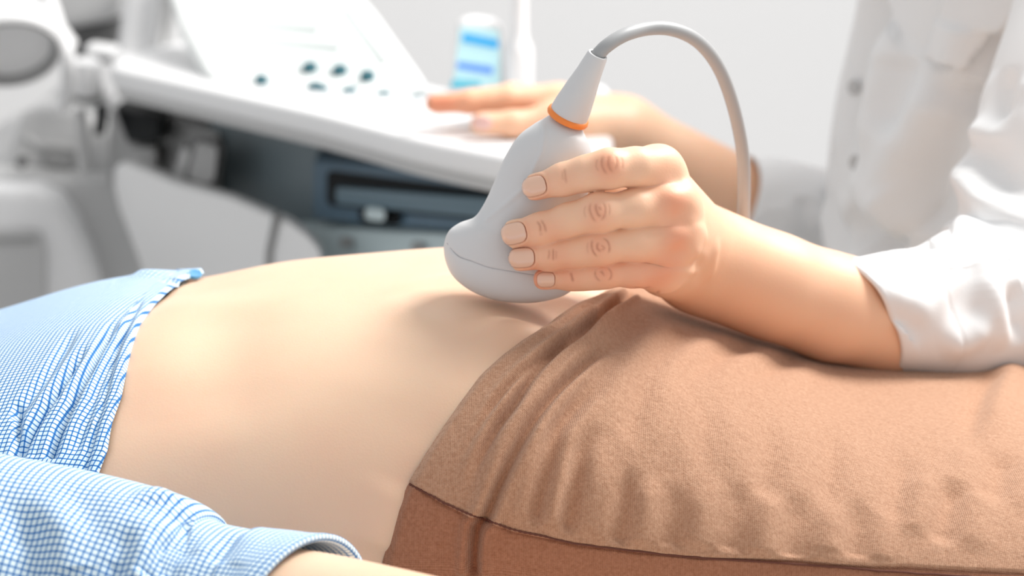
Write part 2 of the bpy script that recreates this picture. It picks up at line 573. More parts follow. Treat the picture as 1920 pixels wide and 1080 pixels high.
for it in range(5):
    tt = np.linspace(0.2, 2.6, 120)
    X, T_ = np.meshgrid(ST, tt, indexing='ij')
    px, py = proj(body_pt(X, T_))
    ztop = ztop + (py.min(1) - target_py) / F * 1.13
k_ = np.ones(5) / 5
ztop = np.convolve(np.pad(ztop, 2, mode='edge'), k_, 'valid')


def tgrid(n, lo=-0.35, hi=2.0, dense=0.82):
    """angles once round, most of them where the body faces the camera"""
    a = np.linspace(lo, hi, int(n * dense), endpoint=False)
    b = np.linspace(hi, lo + 2 * math.pi, n - len(a), endpoint=False)
    return np.concatenate([a, b])


def body_relief(V, N):
    """soft anatomy: rib edge, hollow of the flank, hip bone"""
    D = np.zeros(len(V))
    D += fold(V, N, [(395, 540), (345, 580), (310, 640), (300, 720), (305, 800)], -0.003, 0.022, (0.3, 0.3))
    D += fold(V, N, [(470, 560), (430, 640), (420, 740), (440, 840)], 0.0025, 0.022, (0.3, 0.3))
    D += fold(V, N, [(860, 560), (800, 600), (740, 660), (700, 740)], 0.002, 0.022, (0.2, 0.4))
    D += fold(V, N, [(1000, 585), (930, 660), (860, 740), (800, 830)], -0.0025, 0.02, (0.3, 0.3))
    D += fold(V, N, [(755, 905), (730, 960), (705, 1040)], -0.002, 0.012, (0.3, 0.2))
    return D


# probe contact on the skin (built again below as a mesh)
PY = -0.056
tb = tgrid(260)
X, T_ = np.meshgrid(np.linspace(-0.52, 0.66, 400), tb, indexing='ij')
Gb = body_pt(X, T_)
Nb = gnormals(Gb, True)
if Nb[200, 60] @ (Gb[200, 60] - np.array([Gb[200, 60][0], 0, 0.82])) < 0:
    Nb = -Nb
Vb = Gb.reshape(-1, 3); Nbf = Nb.reshape(-1, 3)
Db = body_relief(Vb, Nbf)
pc = W(967, 556, PY)
q = (Vb - pc) / np.array([0.034, 0.018, 1.0])
rr = np.sqrt(q[:, 0] ** 2 + q[:, 1] ** 2)
Db += np.where(Vb[:, 2] > 0.82, -0.003 * np.exp(-(rr / 0.9) ** 4) + 0.0012 * np.exp(-((rr - 1.5) / 0.35) ** 2), 0)
Vb = Vb + Nbf * Db[:, None]
Fb = gfaces(400, len(tb), cv=True)
nb = len(tb)
endcaps = []

patient = thing('person', 'person lying on their back with bare belly, blue checked shirt and brown leggings', 'person', (0.0, 0.0, TOPZ))

# patient's right arm, lying beside the torso
arm_c = np.array([W(-420, 1085, -0.20), W(-150, 1110, -0.205), W(100, 1140, -0.212), W(330, 1185, -0.222), W(480, 1216, -0.236), W(640, 1243, -0.258), W(860, 1278, -0.285), W(1050, 1330, -0.31)])
arm_r = [0.046, 0.045, 0.043, 0.041, 0.040, 0.0385, 0.034, 0.028]
arm_p = spl(np.hstack([arm_c, np.array(arm_r)[:, None]]), 120)
Ga = tube_grid(arm_p[:, :3], arm_p[:, 3], 48)
Fa = gfaces(120, 48, cv=True)[:, ::-1] + len(Vb)
Vall = np.vstack([Vb, Ga.reshape(-1, 3)])
# close ends with fans of quads collapsed to a centre vertex
def fan(ring, centre_i, flip):
    n = len(ring)
    f = np.array([[ring[i], ring[(i + 1) % n], centre_i, centre_i] for i in range(n)])
    return f


mb = mesh_obj('body', Vall, np.vstack([Fb, Fa]), M_SKIN, patient)


def fill_holes(o):
    bm = bmesh.new(); bm.from_mesh(o.data)
    bmesh.ops.holes_fill(bm, edges=[e for e in bm.edges if e.is_boundary], sides=0)
    bmesh.ops.recalc_face_normals(bm, faces=bm.faces[:])
    bm.to_mesh(o.data); bm.free()


fill_holes(mb)
body_mesh = mb

# ------------------------------------------------------------------ leggings
band_px = [(712, 1075), (720, 1050), (727, 1010), (742, 955), (767, 905), (800, 850), (850, 775), (900, 713), (960, 655), (1022, 614), (1082, 574), (1130, 554), (1165, 546)]


def boundary(pts, far_shift=0.0, tail=None):
    """photo line on the torso -> station x as a function of the angle t"""
    xs, ts = [], []
    Xg, Tg = X.ravel(), T_.ravel()
    pxx, pyy = proj(Gb.reshape(-1, 3))
    face = ((Gb.reshape(-1, 3) - CAM) * Nbf).sum(-1) < 0
    for p in pts:
        d = (pxx - p[0]) ** 2 + (pyy - p[1]) ** 2 + (~face) * 1e9
        ii = np.argsort(d)[:4]
        w = 1 / (np.sqrt(d[ii]) + 0.5)
        xs.append((Xg[ii] * w).sum() / w.sum()); ts.append((Tg[ii] * w).sum() / w.sum())
    o = np.argsort(ts)
    return np.array(xs)[o], np.array(ts)[o]


bx_, bt_ = boundary(band_px)


def round_boundary(t, bx, bt, mirror=True):
    """extend a near-side line symmetrically over the far side and under the back"""
    t = np.asarray(t)
    top = max(math.pi / 2, bt[-1])
    tm = np.where(t > top, 2 * top - t, t)          # mirror far side on near side
    tm = np.clip(tm, bt[0], None)
    tmx = np.clip(tm, bt[0], bt[-1])
    keep = np.concatenate([[True], np.diff(bt) > 1e-4])
    x = np.interp(tmx, bt[keep], bx[keep])
    return x


def smooth1(a, k=7):
    w = np.hanning(k + 2)[1:-1]; w /= w.sum()
    return np.convolve(np.pad(a, k // 2, mode='edge'), w, 'valid')


tl = tgrid(640, -0.30, 1.75, 0.88)
xb = round_boundary(tl, bx_, bt_)
xb = smooth1(xb, 9)
NS = 560
s_ = np.concatenate([np.linspace(0, 0.62, int(NS * 0.86)) , np.linspace(0.63, 1.0, NS - int(NS * 0.86))])
Sg, Tg = np.meshgrid(s_, tl, indexing='ij')
XL = xb[None, :] + Sg * (0.60 - xb[None, :])
Gl = body_pt(XL, Tg)
UVl = np.stack([XL, Tg * 0.14], -1)
Nl = gnormals(Gl, True)
if (Nl[100, 100] @ (Gl[100, 100] - np.array([Gl[100, 100][0], 0, 0.82]))) < 0:
    Nl = -Nl
base_off = 0.0045 * np.ones(Sg.shape)
edge = (XL - xb[None, :])
base_off *= sstep(-0.001, 0.0045, edge) * 0.95 + 0.05
Vl = (Gl + Nl * base_off[..., None]).reshape(-1, 3)
Nlf = Nl.reshape(-1, 3)
D = np.zeros(len(Vl))
FOLDS = [
    ([(1185, 553), (1130, 588), (1075, 628), (1017, 668), (967, 713), (932, 757), (905, 800), (872, 850), (847, 880)], 0.0026, 0.0016, (0.05, 0.3), 0.0010),
    ([(1130, 588), (1088, 630), (1040, 665), (995, 711), (962, 760), (937, 797), (915, 832), (893, 882), (878, 935)], 0.0036, 0.0019, (0.1, 0.25), 0.0016),
    ([(1160, 640), (1100, 680), (1040, 740), (993, 800), (960, 855), (935, 915), (912, 972), (897, 985), (890, 1025), (886, 1085)], 0.0040, 0.0022, (0.3, 0.02), 0.0016),
    ([(1130, 715), (1090, 750), (1050, 805), (1030, 865), (1012, 935), (1002, 995)], 0.0026, 0.0034, (0.35, 0.1), 0.0012),
    ([(1120, 790), (1088, 848), (1076, 900), (1066, 955), (1062, 1005)], 0.0022, 0.0036, (0.4, 0.1), 0.0010),
    ([(1190, 870), (1173, 927), (1162, 1000), (1158, 1025)], 0.0020, 0.004, (0.4, 0.1), 0.0010),
    ([(1270, 900), (1262, 960), (1255, 1030)], 0.0013, 0.005, (0.4, 0.1), 0.0009),
    ([(1390, 900), (1378, 960), (1368, 1040)], 0.0012, 0.006, (0.4, 0.1), 0.0009),
    ([(1500, 930), (1490, 1000), (1484, 1050)], 0.0012, 0.006, (0.4, 0.1), 0.0009),
    ([(1560, 800), (1552, 880), (1548, 970)], 0.0011, 0.005, (0.4, 0.2), 0.0006),
    ([(1610, 930), (1604, 990), (1602, 1050)], 0.0012, 0.005, (0.4, 0.1), 0.0008),
    ([(1690, 840), (1684, 930), (1676, 1010)], 0.0012, 0.006, (0.4, 0.2), 0.0006),
    ([(1440, 780), (1436, 860), (1434, 960)], 0.0010, 0.005, (0.4, 0.2), 0.0006),
    ([(1330, 740), (1318, 820), (1314, 900)], 0.0010, 0.005, (0.4, 0.3), 0.0006),
    ([(1220, 700), (1190, 780), (1178, 850)], 0.0012, 0.005, (0.4, 0.3), 0.0006),
    ([(1790, 900), (1776, 960), (1760, 1030)], 0.0022, 0.006, (0.3, 0.2), 0.0012),
    ([(1880, 850), (1870, 900), (1850, 960)], 0.0020, 0.007, (0.3, 0.3), 0.0010),
    ([(1215, 592), (1160, 655), (1108, 722), (1072, 765)], 0.0018, 0.0055, (0.25, 0.4), 0.0010),
    ([(1300, 625), (1250, 655), (1190, 715), (1150, 770)], 0.0014, 0.0055, (0.25, 0.4), 0.0008),
    ([(1420, 650), (1350, 672), (1290, 710), (1250, 750)], 0.0012, 0.005, (0.25, 0.4), 0.0006),
    ([(1500, 672), (1440, 700), (1380, 725)], 0.001, 0.005, (0.25, 0.4), 0.0006),
    ([(1215, 556), (1240, 566), (1290, 572)], -0.003, 0.006, (0.3, 0.3), 0.0),
    ([(1905, 690), (1880, 740), (1862, 800), (1850, 870)], -0.003, 0.008, (0.1, 0.4), 0.0),
    ([(1870, 700), (1845, 740), (1822, 800), (1805, 860)], 0.002, 0.006, (0.1, 0.4), 0.0),
]
for f in FOLDS:
    D += fold(Vl, Nlf, f[0], f[1] * 1.5, f[2], f[3], f[4] * 1.7)
D *= 0.15 + 0.85 * sstep(0.0, 0.007, edge.ravel())
# side hem: the front panel lies over the back panel
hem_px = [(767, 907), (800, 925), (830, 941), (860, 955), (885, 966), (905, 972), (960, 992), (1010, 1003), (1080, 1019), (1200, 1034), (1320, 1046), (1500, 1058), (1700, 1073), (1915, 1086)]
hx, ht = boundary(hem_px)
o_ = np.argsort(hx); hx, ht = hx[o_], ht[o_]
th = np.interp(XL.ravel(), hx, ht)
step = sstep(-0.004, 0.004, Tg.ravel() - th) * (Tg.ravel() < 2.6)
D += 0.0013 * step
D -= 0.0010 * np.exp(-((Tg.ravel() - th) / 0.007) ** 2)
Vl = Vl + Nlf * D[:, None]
leg = mesh_obj('leggings', Vl, gfaces(NS, len(tl), cv=True), M_JERSEY, patient, uv=UVl, attr={'panel_shade': (1 - step) * (Tg.ravel() < 2.6)})
if True:
    bm = bmesh.new(); bm.from_mesh(leg.data)
    # cap the far knee end
    be = [e for e in bm.edges if e.is_boundary and e.verts[0].co.x > 0.55]
    bmesh.ops.holes_fill(bm, edges=be, sides=0)
    bmesh.ops.recalc_face_normals(bm, faces=bm.faces[:])
    bm.to_mesh(leg.data); bm.free()
# stitched seam cord along the hem
hp = spl(hem_px, 140)
hs = on_surface(Vl, Nlf, [(p[0], p[1]) for p in hp])
hs = np.stack([smooth1(hs[:, k], 3) for k in range(3)], 1)
hs = spl(hs, 700)
tt_ = np.linspace(0, 1, 700)
tube('seam', hs + np.array([0, -0.0006, 0.0001]), 0.00042 + 0.00014 * np.sin(tt_ * 700 * 1.1) * sstep(0.35, 0.2, tt_), M_THREAD, leg, 8)

# ------------------------------------------------------------------ checked shirt
hemS_px = [(386, 519), (372, 524), (345, 537), (318, 556), (293, 582), (268, 620), (252, 660), (238, 700), (226, 750), (214, 800), (203, 850), (190, 893), (180, 940), (172, 990)]
sx2, st2 = boundary(hemS_px)
ts = tgrid(620, -0.30, 1.9, 0.88)
xh = smooth1(round_boundary(ts, sx2, st2), 9)
NSH = 420
s2 = np.linspace(0, 1, NSH) ** 1.15
Sg2, Tg2 = np.meshgrid(s2, ts, indexing='ij')
XH = xh[None, :] - Sg2 * (xh[None, :] + 0.50)
Gs = body_pt(XH, Tg2)
Ns_ = gnormals(Gs, True)
if (Ns_[100, 100] @ (Gs[100, 100] - np.array([Gs[100, 100][0], 0, 0.82]))) < 0:
    Ns_ = -Ns_
dist = xh[None, :] - XH
off = 0.0035 + 0.002 * sstep(0, 0.02, dist)
Vs = (Gs + Ns_ * off[..., None]).reshape(-1, 3)
Nsf = Ns_.reshape(-1, 3)
ang = rad(-14)
tfull = np.linspace(-0.4, 2 * math.pi, 3000)
sec_ = body_pt(np.full(3000, -0.2), tfull)
arc_ = np.concatenate([[0], np.cumsum(np.linalg.norm(np.diff(sec_, axis=0), axis=1))])
u0, v0 = XH.ravel(), np.interp(Tg2.ravel(), tfull, arc_)
# cloth strain: the weave leans where the folds pull
dd0 = dist.ravel()
uvs = 1.2 * np.stack([dd0 + 0.14 * v0, v0 - 0.14 * dd0], -1)
Ds = np.zeros(len(Vs))
SF = [
    ([(170, 640), (150, 662), (110, 720), (75, 775), (45, 830), (30, 870)], 0.0040, 0.0032, (0.3, 0.02), 0.0022),
    ([(225, 590), (195, 635), (165, 690), (135, 745), (110, 800), (92, 860)], 0.0042, 0.0030, (0.3, 0.02), 0.0022),
    ([(270, 560), (235, 620), (212, 680), (196, 740), (180, 800), (165, 860), (158, 892)], 0.0020, 0.0022, (0.15, 0.02), 0.0012),
    ([(245, 600), (215, 650), (185, 720), (160, 790), (135, 860)], 0.0016, 0.003, (0.3, 0.1), 0.0010),
    ([(150, 610), (100, 680), (55, 740), (20, 790)], 0.0022, 0.004, (0.3, 0.1), 0.0010),
    ([(30, 745), (32, 800), (28, 860)], 0.0030, 0.0025, (0.3, 0.02), 0.0012),
    ([(240, 518), (268, 514), (290, 520)], -0.0020, 0.014, (0.3, 0.3), 0.0),
    ([(300, 530), (320, 528), (340, 528)], 0.0015, 0.005, (0.3, 0.3), 0.0),
]
for f in SF:
    Ds += fold(Vs, Nsf, f[0], f[1] * 1.0, f[2] * 0.62, f[3], f[4] * 0.5)
    Ds += fold(Vs, Nsf, f[0], f[1] * 0.35, f[2] * 2.2, f[3], 0.0)
# button band along the opening
Ds += 0.0011 * (sstep(0.0085, 0.0075, dist.ravel()))
Ds -= 0.0026 * sstep(0.0012, -0.0002, dist.ravel())
Vs = Vs + Nsf * Ds[:, None]
shirt = mesh_obj('shirt', Vs, gfaces(NSH, len(ts), cv=True)[:, ::-1].copy(), M_CHECK, patient, uv=uvs)
# button at the top of the opening
bp_ = on_surface(Vs, Nsf, [(366, 524)])[0]
lathe('button', [(0, 0), (0, 0.0032), (0.0012, 0.0036), (0.0018, 0.0031), (0.0015, 0.0018), (0.0015, 0)], bp_ + np.array([0, 0.0, 0.0002]), (0.1, -0.35, 0.9), M_BUTTON, shirt)

# sleeve of the near arm
slp = np.array([W(-420, 1085, -0.20), W(-150, 1110, -0.205), W(100, 1140, -0.212), W(290, 1176, -0.221), W(352, 1192, -0.225), W(430, 1207, -0.230), W(500, 1223, -0.2355), W(550, 1240, -0.242)])
slr = [0.060, 0.058, 0.0545, 0.0512, 0.0452, 0.0440, 0.0455, 0.0480]
NSL, NVL = 420, 520
sp_ = spl(np.hstack([slp, np.array(slr)[:, None]]), NSL)
Gsl = tube_grid(sp_[:, :3], sp_[:, 3], NVL)
Nsl = gnormals(Gsl, True)
cc = sp_[:, None, :3]
if ((Nsl * (Gsl - cc)).sum(-1)).mean() < 0: Nsl = -Nsl
L_ = np.concatenate([[0], np.cumsum(np.linalg.norm(np.diff(sp_[:, :3], axis=0), axis=1))])
av = np.linspace(0, 2 * math.pi, NVL, endpoint=False)
uvsl = np.stack(np.broadcast_arrays(L_[:, None], (av * 0.051)[None]), -1).copy()
Vsl = Gsl.reshape(-1, 3); Nslf = Nsl.reshape(-1, 3)
Dl = np.zeros(len(Vsl))
SLF = [
    ([(40, 930), (48, 980), (55, 1030), (60, 1085)], 0.004, 0.006, (0.3, 0.02), 0.002),
    ([(200, 940), (190, 990), (175, 1040), (168, 1090)], 0.0035, 0.005, (0.4, 0.02), 0.0015),
    ([(262, 965), (235, 1000), (215, 1050), (208, 1090)], 0.005, 0.004, (0.2, 0.02), 0.003),
    ([(300, 985), (260, 1010), (235, 1050), (225, 1090)], 0.0025, 0.003, (0.2, 0.1), 0.001),
    ([(352, 992), (330, 1010), (290, 1040), (262, 1085)], 0.0035, 0.004, (0.1, 0.1), 0.0015),
    ([(380, 1000), (352, 1030), (325, 1060), (310, 1090)], 0.0022, 0.003, (0.2, 0.1), 0.001),
    ([(-20, 900), (20, 960), (40, 1040)], 0.002, 0.007, (0.2, 0.2), 0.001),
    ([(120, 900), (150, 950), (150, 1020)], 0.002, 0.006, (0.3, 0.3), 0.001),
    ([(325, 950), (345, 975), (362, 992)], 0.003, 0.007, (0.3, 0.1), 0.0),
    ([(250, 915), (285, 928), (312, 950)], -0.004, 0.009, (0.3, 0.3), 0.0),
    ([(440, 1000), (425, 1030), (400, 1060)], 0.002, 0.004, (0.2, 0.2), 0.001),
]
for f in SLF:
    Dl += fold(Vsl, Nslf, f[0], f[1] * 0.85, f[2] * 1.1, (0.55 if f[3][0] > 0.05 else f[3][0], f[3][1]), f[4] * 0.8)
Lf = np.repeat(L_, NVL)
Dl += 0.0014 * sstep(L_[-1] - 0.026, L_[-1] - 0.024, Lf)
Vsl = (Vsl + Nslf * Dl[:, None]).reshape(NSL, NVL, 3)
# roll the hem inwards so that the cuff shows its thickness and lining
end = Vsl[-1]; c_end = sp_[-1, :3]; Tn = frames(sp_[:, :3])[0][-1]
rows = [Vsl]
uvr = [uvsl]
inn = []
for k, (dr, dt, m) in enumerate([(0.0002, 0.0018, 1), (-0.0012, 0.0026, 1), (-0.0026, 0.0020, 1), (-0.0034, 0.0, 1), (-0.0042, 0, 22), (-0.0045, 0, 60), (-0.0050, 0, 110)]):
    dirv = Vsl[-m] - sp_[-m, :3]; dirv /= np.linalg.norm(dirv, axis=1, keepdims=True)
    inn.append(Vsl[-m] + dirv * dr + Tn * dt)
rows = np.concatenate([Vsl, np.array(inn)], 0)
uvr = np.concatenate([uvsl, np.stack([np.stack([np.full(NVL, L_[-1] + q_), av * 0.051], -1) for q_ in (0.0018, 0.0033, 0.0048, 0.0068, 0.02, 0.045, 0.08)])], 0)
sl = mesh_obj('sleeve', rows, gfaces(len(rows), NVL, cv=True)[:, ::-1].copy(), M_CHECK, shirt, uv=uvr)

# the skin lies a little deeper wherever cloth covers it
tq_b = T_.ravel()
xl_b = np.interp(np.mod(tq_b + 0.30, 2 * math.pi), np.mod(tl + 0.30, 2 * math.pi), xb)
xs_b = np.interp(np.mod(tq_b + 0.30, 2 * math.pi), np.mod(ts + 0.30, 2 * math.pi), xh)
sink = 0.009 * sstep(0.007, 0.03, X.ravel() - xl_b) + 0.011 * sstep(0.001, 0.012, xs_b - X.ravel())
co = np.empty(len(body_mesh.data.vertices) * 3, np.float32)
body_mesh.data.vertices.foreach_get('co', co)
co = co.reshape(-1, 3)
co[:len(Vb)] -= (Nbf * sink[:, None]).astype(np.float32)
body_mesh.data.vertices.foreach_set('co', co.ravel())
body_mesh.data.update()

# ------------------------------------------------------------------ ultrasound probe
probe = thing('ultrasound_probe', 'grey convex ultrasound probe with orange ring, pressed on the bare belly by the hand', 'medical probe', tuple(W(967, 556, PY)))
ST_P = [  # left px, right px, half thickness (m)
    ((1030, 216), (1092, 243), 0.0070), ((1019, 223), (1097, 254), 0.0092), ((1000, 234), (1104, 268), 0.0116), ((970, 258), (1110, 292), 0.0135), ((944, 300), (1109, 328), 0.0142),
    ((925, 345), (1102, 364), 0.0140), ((906, 385), (1088, 404), 0.0136), ((888, 409), (1076, 434), 0.0134), ((860, 420), (1073, 460), 0.0136),
    ((840, 436), (1082, 488), 0.0140), ((832, 463), (1090, 510), 0.0143), ((837, 494), (1084, 530), 0.0140), ((852, 520), (1070, 545), 0.0128), ((882, 543), (1048, 556), 0.0104), ((922, 559), (1012, 564), 0.0066), ((965, 566), (972, 566), 0.0008)]
rowsP = np.array([[*W(a[0], a[1], PY), *W(b[0], b[1], PY), t] for a, b, t in ST_P])
# dense interpolation by index
def dens(A, m):
    n = len(A)
    Q = np.vstack([2 * A[0] - A[1], A, 2 * A[-1] - A[-2]])
    out = []
    for i in range(1, n):
        t = np.linspace(0, 1, m, endpoint=False)[:, None]
        a, b, c, d = Q[i - 1], Q[i], Q[i + 1], Q[i + 2]
        out.append(0.5 * (2 * b + (c - a) * t + (2 * a - 5 * b + 4 * c - d) * t ** 2 + (3 * b - a - 3 * c + d) * t ** 3))
    return np.vstack(out + [A[-1:]])


rp = dens(rowsP, 12)
NP_ = len(rp); NVP = 160
ap = np.linspace(0, 2 * math.pi, NVP, endpoint=False)
cenP = (rp[:, :3] + rp[:, 3:6]) / 2; hv = (rp[:, 3:6] - rp[:, :3]) / 2
ex = 2 / 2.35
cx = np.sign(np.cos(ap)) * np.abs(np.cos(ap)) ** ex; cy = np.sign(np.sin(ap)) * np.abs(np.sin(ap)) ** ex
GP = cenP[:, None] + hv[:, None] * cx[None, :, None] + np.maximum(rp[:, 6], 0.0004)[:, None, None] * cy[None, :, None] * np.array([0, -1.0, 0])
NPn = gnormals(GP, True)
if ((NPn * (GP - cenP[:, None])).sum(-1)).mean() < 0: NPn = -NPn
VP = GP.reshape(-1, 3); NPf = NPn.reshape(-1, 3)
DP = np.zeros(len(VP))
DP += fold(VP, NPf, [(1017, 226), (1019, 250), (1015, 282), (1004, 310), (985, 345), (960, 372), (925, 400), (902, 420), (893, 422)], -0.0006, 0.0012, (0.1, 0.1), 0.0)
DP += fold(VP, NPf, [(1005, 240), (985, 270), (970, 310), (950, 345), (925, 380), (905, 405)], 0.0010, 0.0060, (0.2, 0.2))
DP += fold(VP, NPf, [(842, 462), (858, 478), (880, 490), (920, 502), (960, 510), (1000, 515), (1040, 520), (1080, 522)], 0.00035, 0.0004, (0.02, 0.02))
VP = VP + NPf * DP[:, None]
hous = mesh_obj('housing', VP, gfaces(NP_, NVP, cv=True)[:, ::-1].copy(), M_PROBE, probe)
fill_holes(hous)
sm = on_surface(VP, NPf, [(838, 456), (846, 468), (862, 481), (885, 491), (920, 502), (960, 510), (1000, 515), (1040, 519), (1070, 521)])
tube('seam', spl(sm, 120) + np.array([0, 0.00002, 0]), 0.00022, M_SEAM, hous, 6)
# boot and ring
rc = W(1064, 220, PY - 0.0015); tc_ = W(1120, 104, PY - 0.009)
axv = (tc_ - rc); Lb = np.linalg.norm(axv); axn = axv / Lb
lathe('ring', [(-0.0004, 0.0070), (-0.0008, 0.0093), (0.0, 0.0096), (0.0014, 0.0093), (0.0018, 0.0086), (0.0016, 0.006)], rc + axn * 0.0002, axn, M_ORANGE, probe, 72)
lathe('strain_relief', [(0.000, 0.0084), (0.0015, 0.0086), (0.006, 0.0082), (0.014, 0.0070), (0.022, 0.0056), (Lb - 0.001, 0.0046), (Lb, 0.0043), (Lb + 0.0002, 0.0038), (Lb, 0.0034), (Lb - 0.002, 0.0032), (Lb - 0.006, 0.003)], rc + axn * 0.0006, axn, M_PROBE, probe, 72)
cab = [(*W(1111, 124, PY - 0.0075), ), (*W(1121, 103, PY - 0.009), ), (*W(1140, 84, PY - 0.008), ), (*W(1172, 65, PY - 0.003), ), (*W(1212, 54, PY + 0.006), ), (*W(1255, 54, PY + 0.012), ), (*W(1296, 69, PY + 0.020), ), (*W(1328, 97, PY + 0.028), ), (*W(1352, 135, PY + 0.036), ),
       (*W(1371, 185, PY + 0.045), ), (*W(1386, 245, PY + 0.055), ), (*W(1394, 300, PY + 0.064), ), (*W(1395, 360, PY + 0.075), ), (*W(1394, 430, PY + 0.09), ), (*W(1400, 520, PY + 0.13), ), (*W(1415, 600, 0.16), ), (*W(1440, 690, 0.215), ),
       (0.13, 0.27, TOPZ + 0.006), (0.13, 0.335, TOPZ - 0.03), (0.10, 0.36, 0.5), (0.02, 0.45, 0.25), (-0.03, 0.62, 0.35)]
cp = spl(cab, 400)
tube('cable', cp, 0.00305, M_CABLE, probe, 24)

# ------------------------------------------------------------------ implicit surfaces
def cone(P, a, b, ra, rb):
    a = np.asarray(a, np.float32); b = np.asarray(b, np.float32)
    ab = b - a
    t = np.clip(((P - a) @ ab) / (ab @ ab + 1e-12), 0, 1)
    return np.linalg.norm(P - a - t[:, None] * ab, axis=1) - (ra + (rb - ra) * t)


def smin(a, b, k):
    h = np.maximum(k - np.abs(a - b), 0) / k
    return np.minimum(a, b) - h * h * k * 0.25


def surface(f, lo, hi, h, nb=8):
    """surface nets over the blocks of space that the surface crosses"""
    lo = np.array(lo, np.float64)
    nblk = np.ceil((np.array(hi) - lo) / (h * nb)).astype(int)
    I = np.stack(np.meshgrid(*[np.arange(n) for n in nblk], indexing='ij'), -1).reshape(-1, 3)
    C = (lo + (I + 0.5) * nb * h).astype(np.float32)
    keep = np.concatenate([np.abs(f(C[i:i + 200000])) for i in range(0, len(C), 200000)]) < nb * h * 0.9 * 1.35
    I = I[keep]
    loc = np.stack(np.meshgrid(*[np.arange(nb + 1)] * 3, indexing='ij'), -1).reshape(-1, 3)
    cells_all, vpos_all, s0_all = [], [], []
    ci = np.stack(np.meshgrid(*[np.arange(nb)] * 3, indexing='ij'), -1).reshape(-1, 3)
    for st in range(0, len(I), 400):
        blk = I[st:st + 400]
        g = blk[:, None, :] * nb + loc[None]
        D_ = f((lo + g.reshape(-1, 3) * h).astype(np.float32)).reshape(len(blk), nb + 1, nb + 1, nb + 1)
        cor = np.empty((len(blk), nb, nb, nb, 8), np.float32)
        for k in range(8):
            dx, dy, dz = k & 1, (k >> 1) & 1, (k >> 2) & 1
            cor[..., k] = D_[:, dx:dx + nb, dy:dy + nb, dz:dz + nb]
        cor = cor.reshape(-1, 8)
        cell = (blk[:, None, :] * nb + ci[None]).reshape(-1, 3)
        neg = cor < 0
        act = neg.any(1) & ~neg.all(1)
        cor = cor[act]; cell = cell[act]; neg = neg[act]
        acc = np.zeros((len(cor), 3)); cnt = np.zeros(len(cor))
        for a in range(8):
            for ax in range(3):
                b = a | (1 << ax)
                if b == a: continue
                m = neg[:, a] != neg[:, b]
                t = cor[:, a] / (cor[:, a] - cor[:, b] + 1e-20)
                p = np.tile(np.array([a & 1, (a >> 1) & 1, (a >> 2) & 1], float), (len(cor), 1))
                p[:, ax] += t
                acc[m] += p[m]; cnt[m] += 1
        vpos_all.append((cell + acc / cnt[:, None]) * h + lo)
        cells_all.append(cell); s0_all.append(neg[:, [0, 1, 2, 4]])
    cell = np.vstack(cells_all); V = np.vstack(vpos_all); S0 = np.vstack(s0_all)
    Kx = 100000
    def key(c): return ((c[:, 0] + 2).astype(np.int64) * Kx + c[:, 1] + 2) * Kx + c[:, 2] + 2
    k = key(cell); o = np.argsort(k); ks = k[o]
    faces = []
    for ax in range(3):
        m = S0[:, 0] != S0[:, ax + 1]
        c = cell[m]; ng = S0[m, 0]
        a1, a2 = (ax + 1) % 3, (ax + 2) % 3
        e1 = np.zeros(3, int); e1[a1] = 1
        e2 = np.zeros(3, int); e2[a2] = 1
        idx, ok = [], np.ones(len(c), bool)
        for dd in (0 * e1, -e1, -e1 - e2, -e2):
            kk = key(c + dd)
            p = np.clip(np.searchsorted(ks, kk), 0, len(ks) - 1)
            ok &= ks[p] == kk
            idx.append(o[p])
        q_ = np.stack(idx, 1)
        q_[~ng] = q_[~ng][:, ::-1]
        faces.append(q_[ok])
    return V, np.vstack(faces)


def sdf_normals(f, V, e=0.0006):
    V = V.astype(np.float32)
    n = np.stack([f(V + np.array(d, np.float32)) - f(V - np.array(d, np.float32)) for d in ((e, 0, 0), (0, e, 0), (0, 0, e))], 1)
    return n / (np.linalg.norm(n, axis=1, keepdims=True) + 1e-9)


# ------------------------------------------------------------------ examiner's left hand (on the probe)
FG = {  # joints: (px, py, y, radius)
    'index': [(1005, 351, -0.0765, .0058), (1058, 336, -0.0800, .0066), (1100, 325, -0.0815, .0072), (1143, 316, -0.0820, .0082), (1190, 313, -0.077, .0080), (1234, 321, -0.064, .0098)],
    'middle': [(966, 438, -0.0770, .0060), (1015, 430, -0.0810, .0067), (1066, 413, -0.0830, .0068), (1122, 399, -0.0850, .0081), (1190, 391, -0.080, .0080), (1262, 384, -0.068, .0102)],
    'ring': [(978, 484, -0.0780, .0056), (1035, 478, -0.0815, .0061), (1080, 473, -0.0825, .0063), (1123, 464, -0.0840, .0074), (1195, 455, -0.080, .0076), (1266, 445, -0.068, .0100)],
    'pinky': [(1020, 523, -0.0775, .0047), (1073, 520, -0.0790, .0051), (1102, 517, -0.0795, .0055), (1132, 513, -0.0800, .0060), (1188, 508, -0.076, .0068), (1243, 502, -0.064, .0094)],
}
FJ = {k: [(W(p[0], p[1], p[2]), p[3]) for p in v] for k, v in FG.items()}
CARP = {'index': (W(1306, 446, -0.006), .0135), 'middle': (W(1316, 462, -0.004), .0145), 'ring': (W(1318, 478, -0.002), .0145), 'pinky': (W(1306, 502, 0.002), .0140)}
ARM = [(W(1308, 487, 0.000), .0195), (W(1380, 512, 0.006), .0205), (W(1460, 541, 0.014), .0212), (W(1560, 576, 0.026), .0222), (W(1660, 597, 0.042), .0232), (W(1790, 594, 0.068), .027)]
TH = [(W(1306, 455, 0.0), .0140), (W(1240, 400, -0.004), .0125), (W(1165, 362, -0.018), .0100), (W(1120, 352, -0.027), .0085), (W(1060, 350, -0.0325), .0078)]


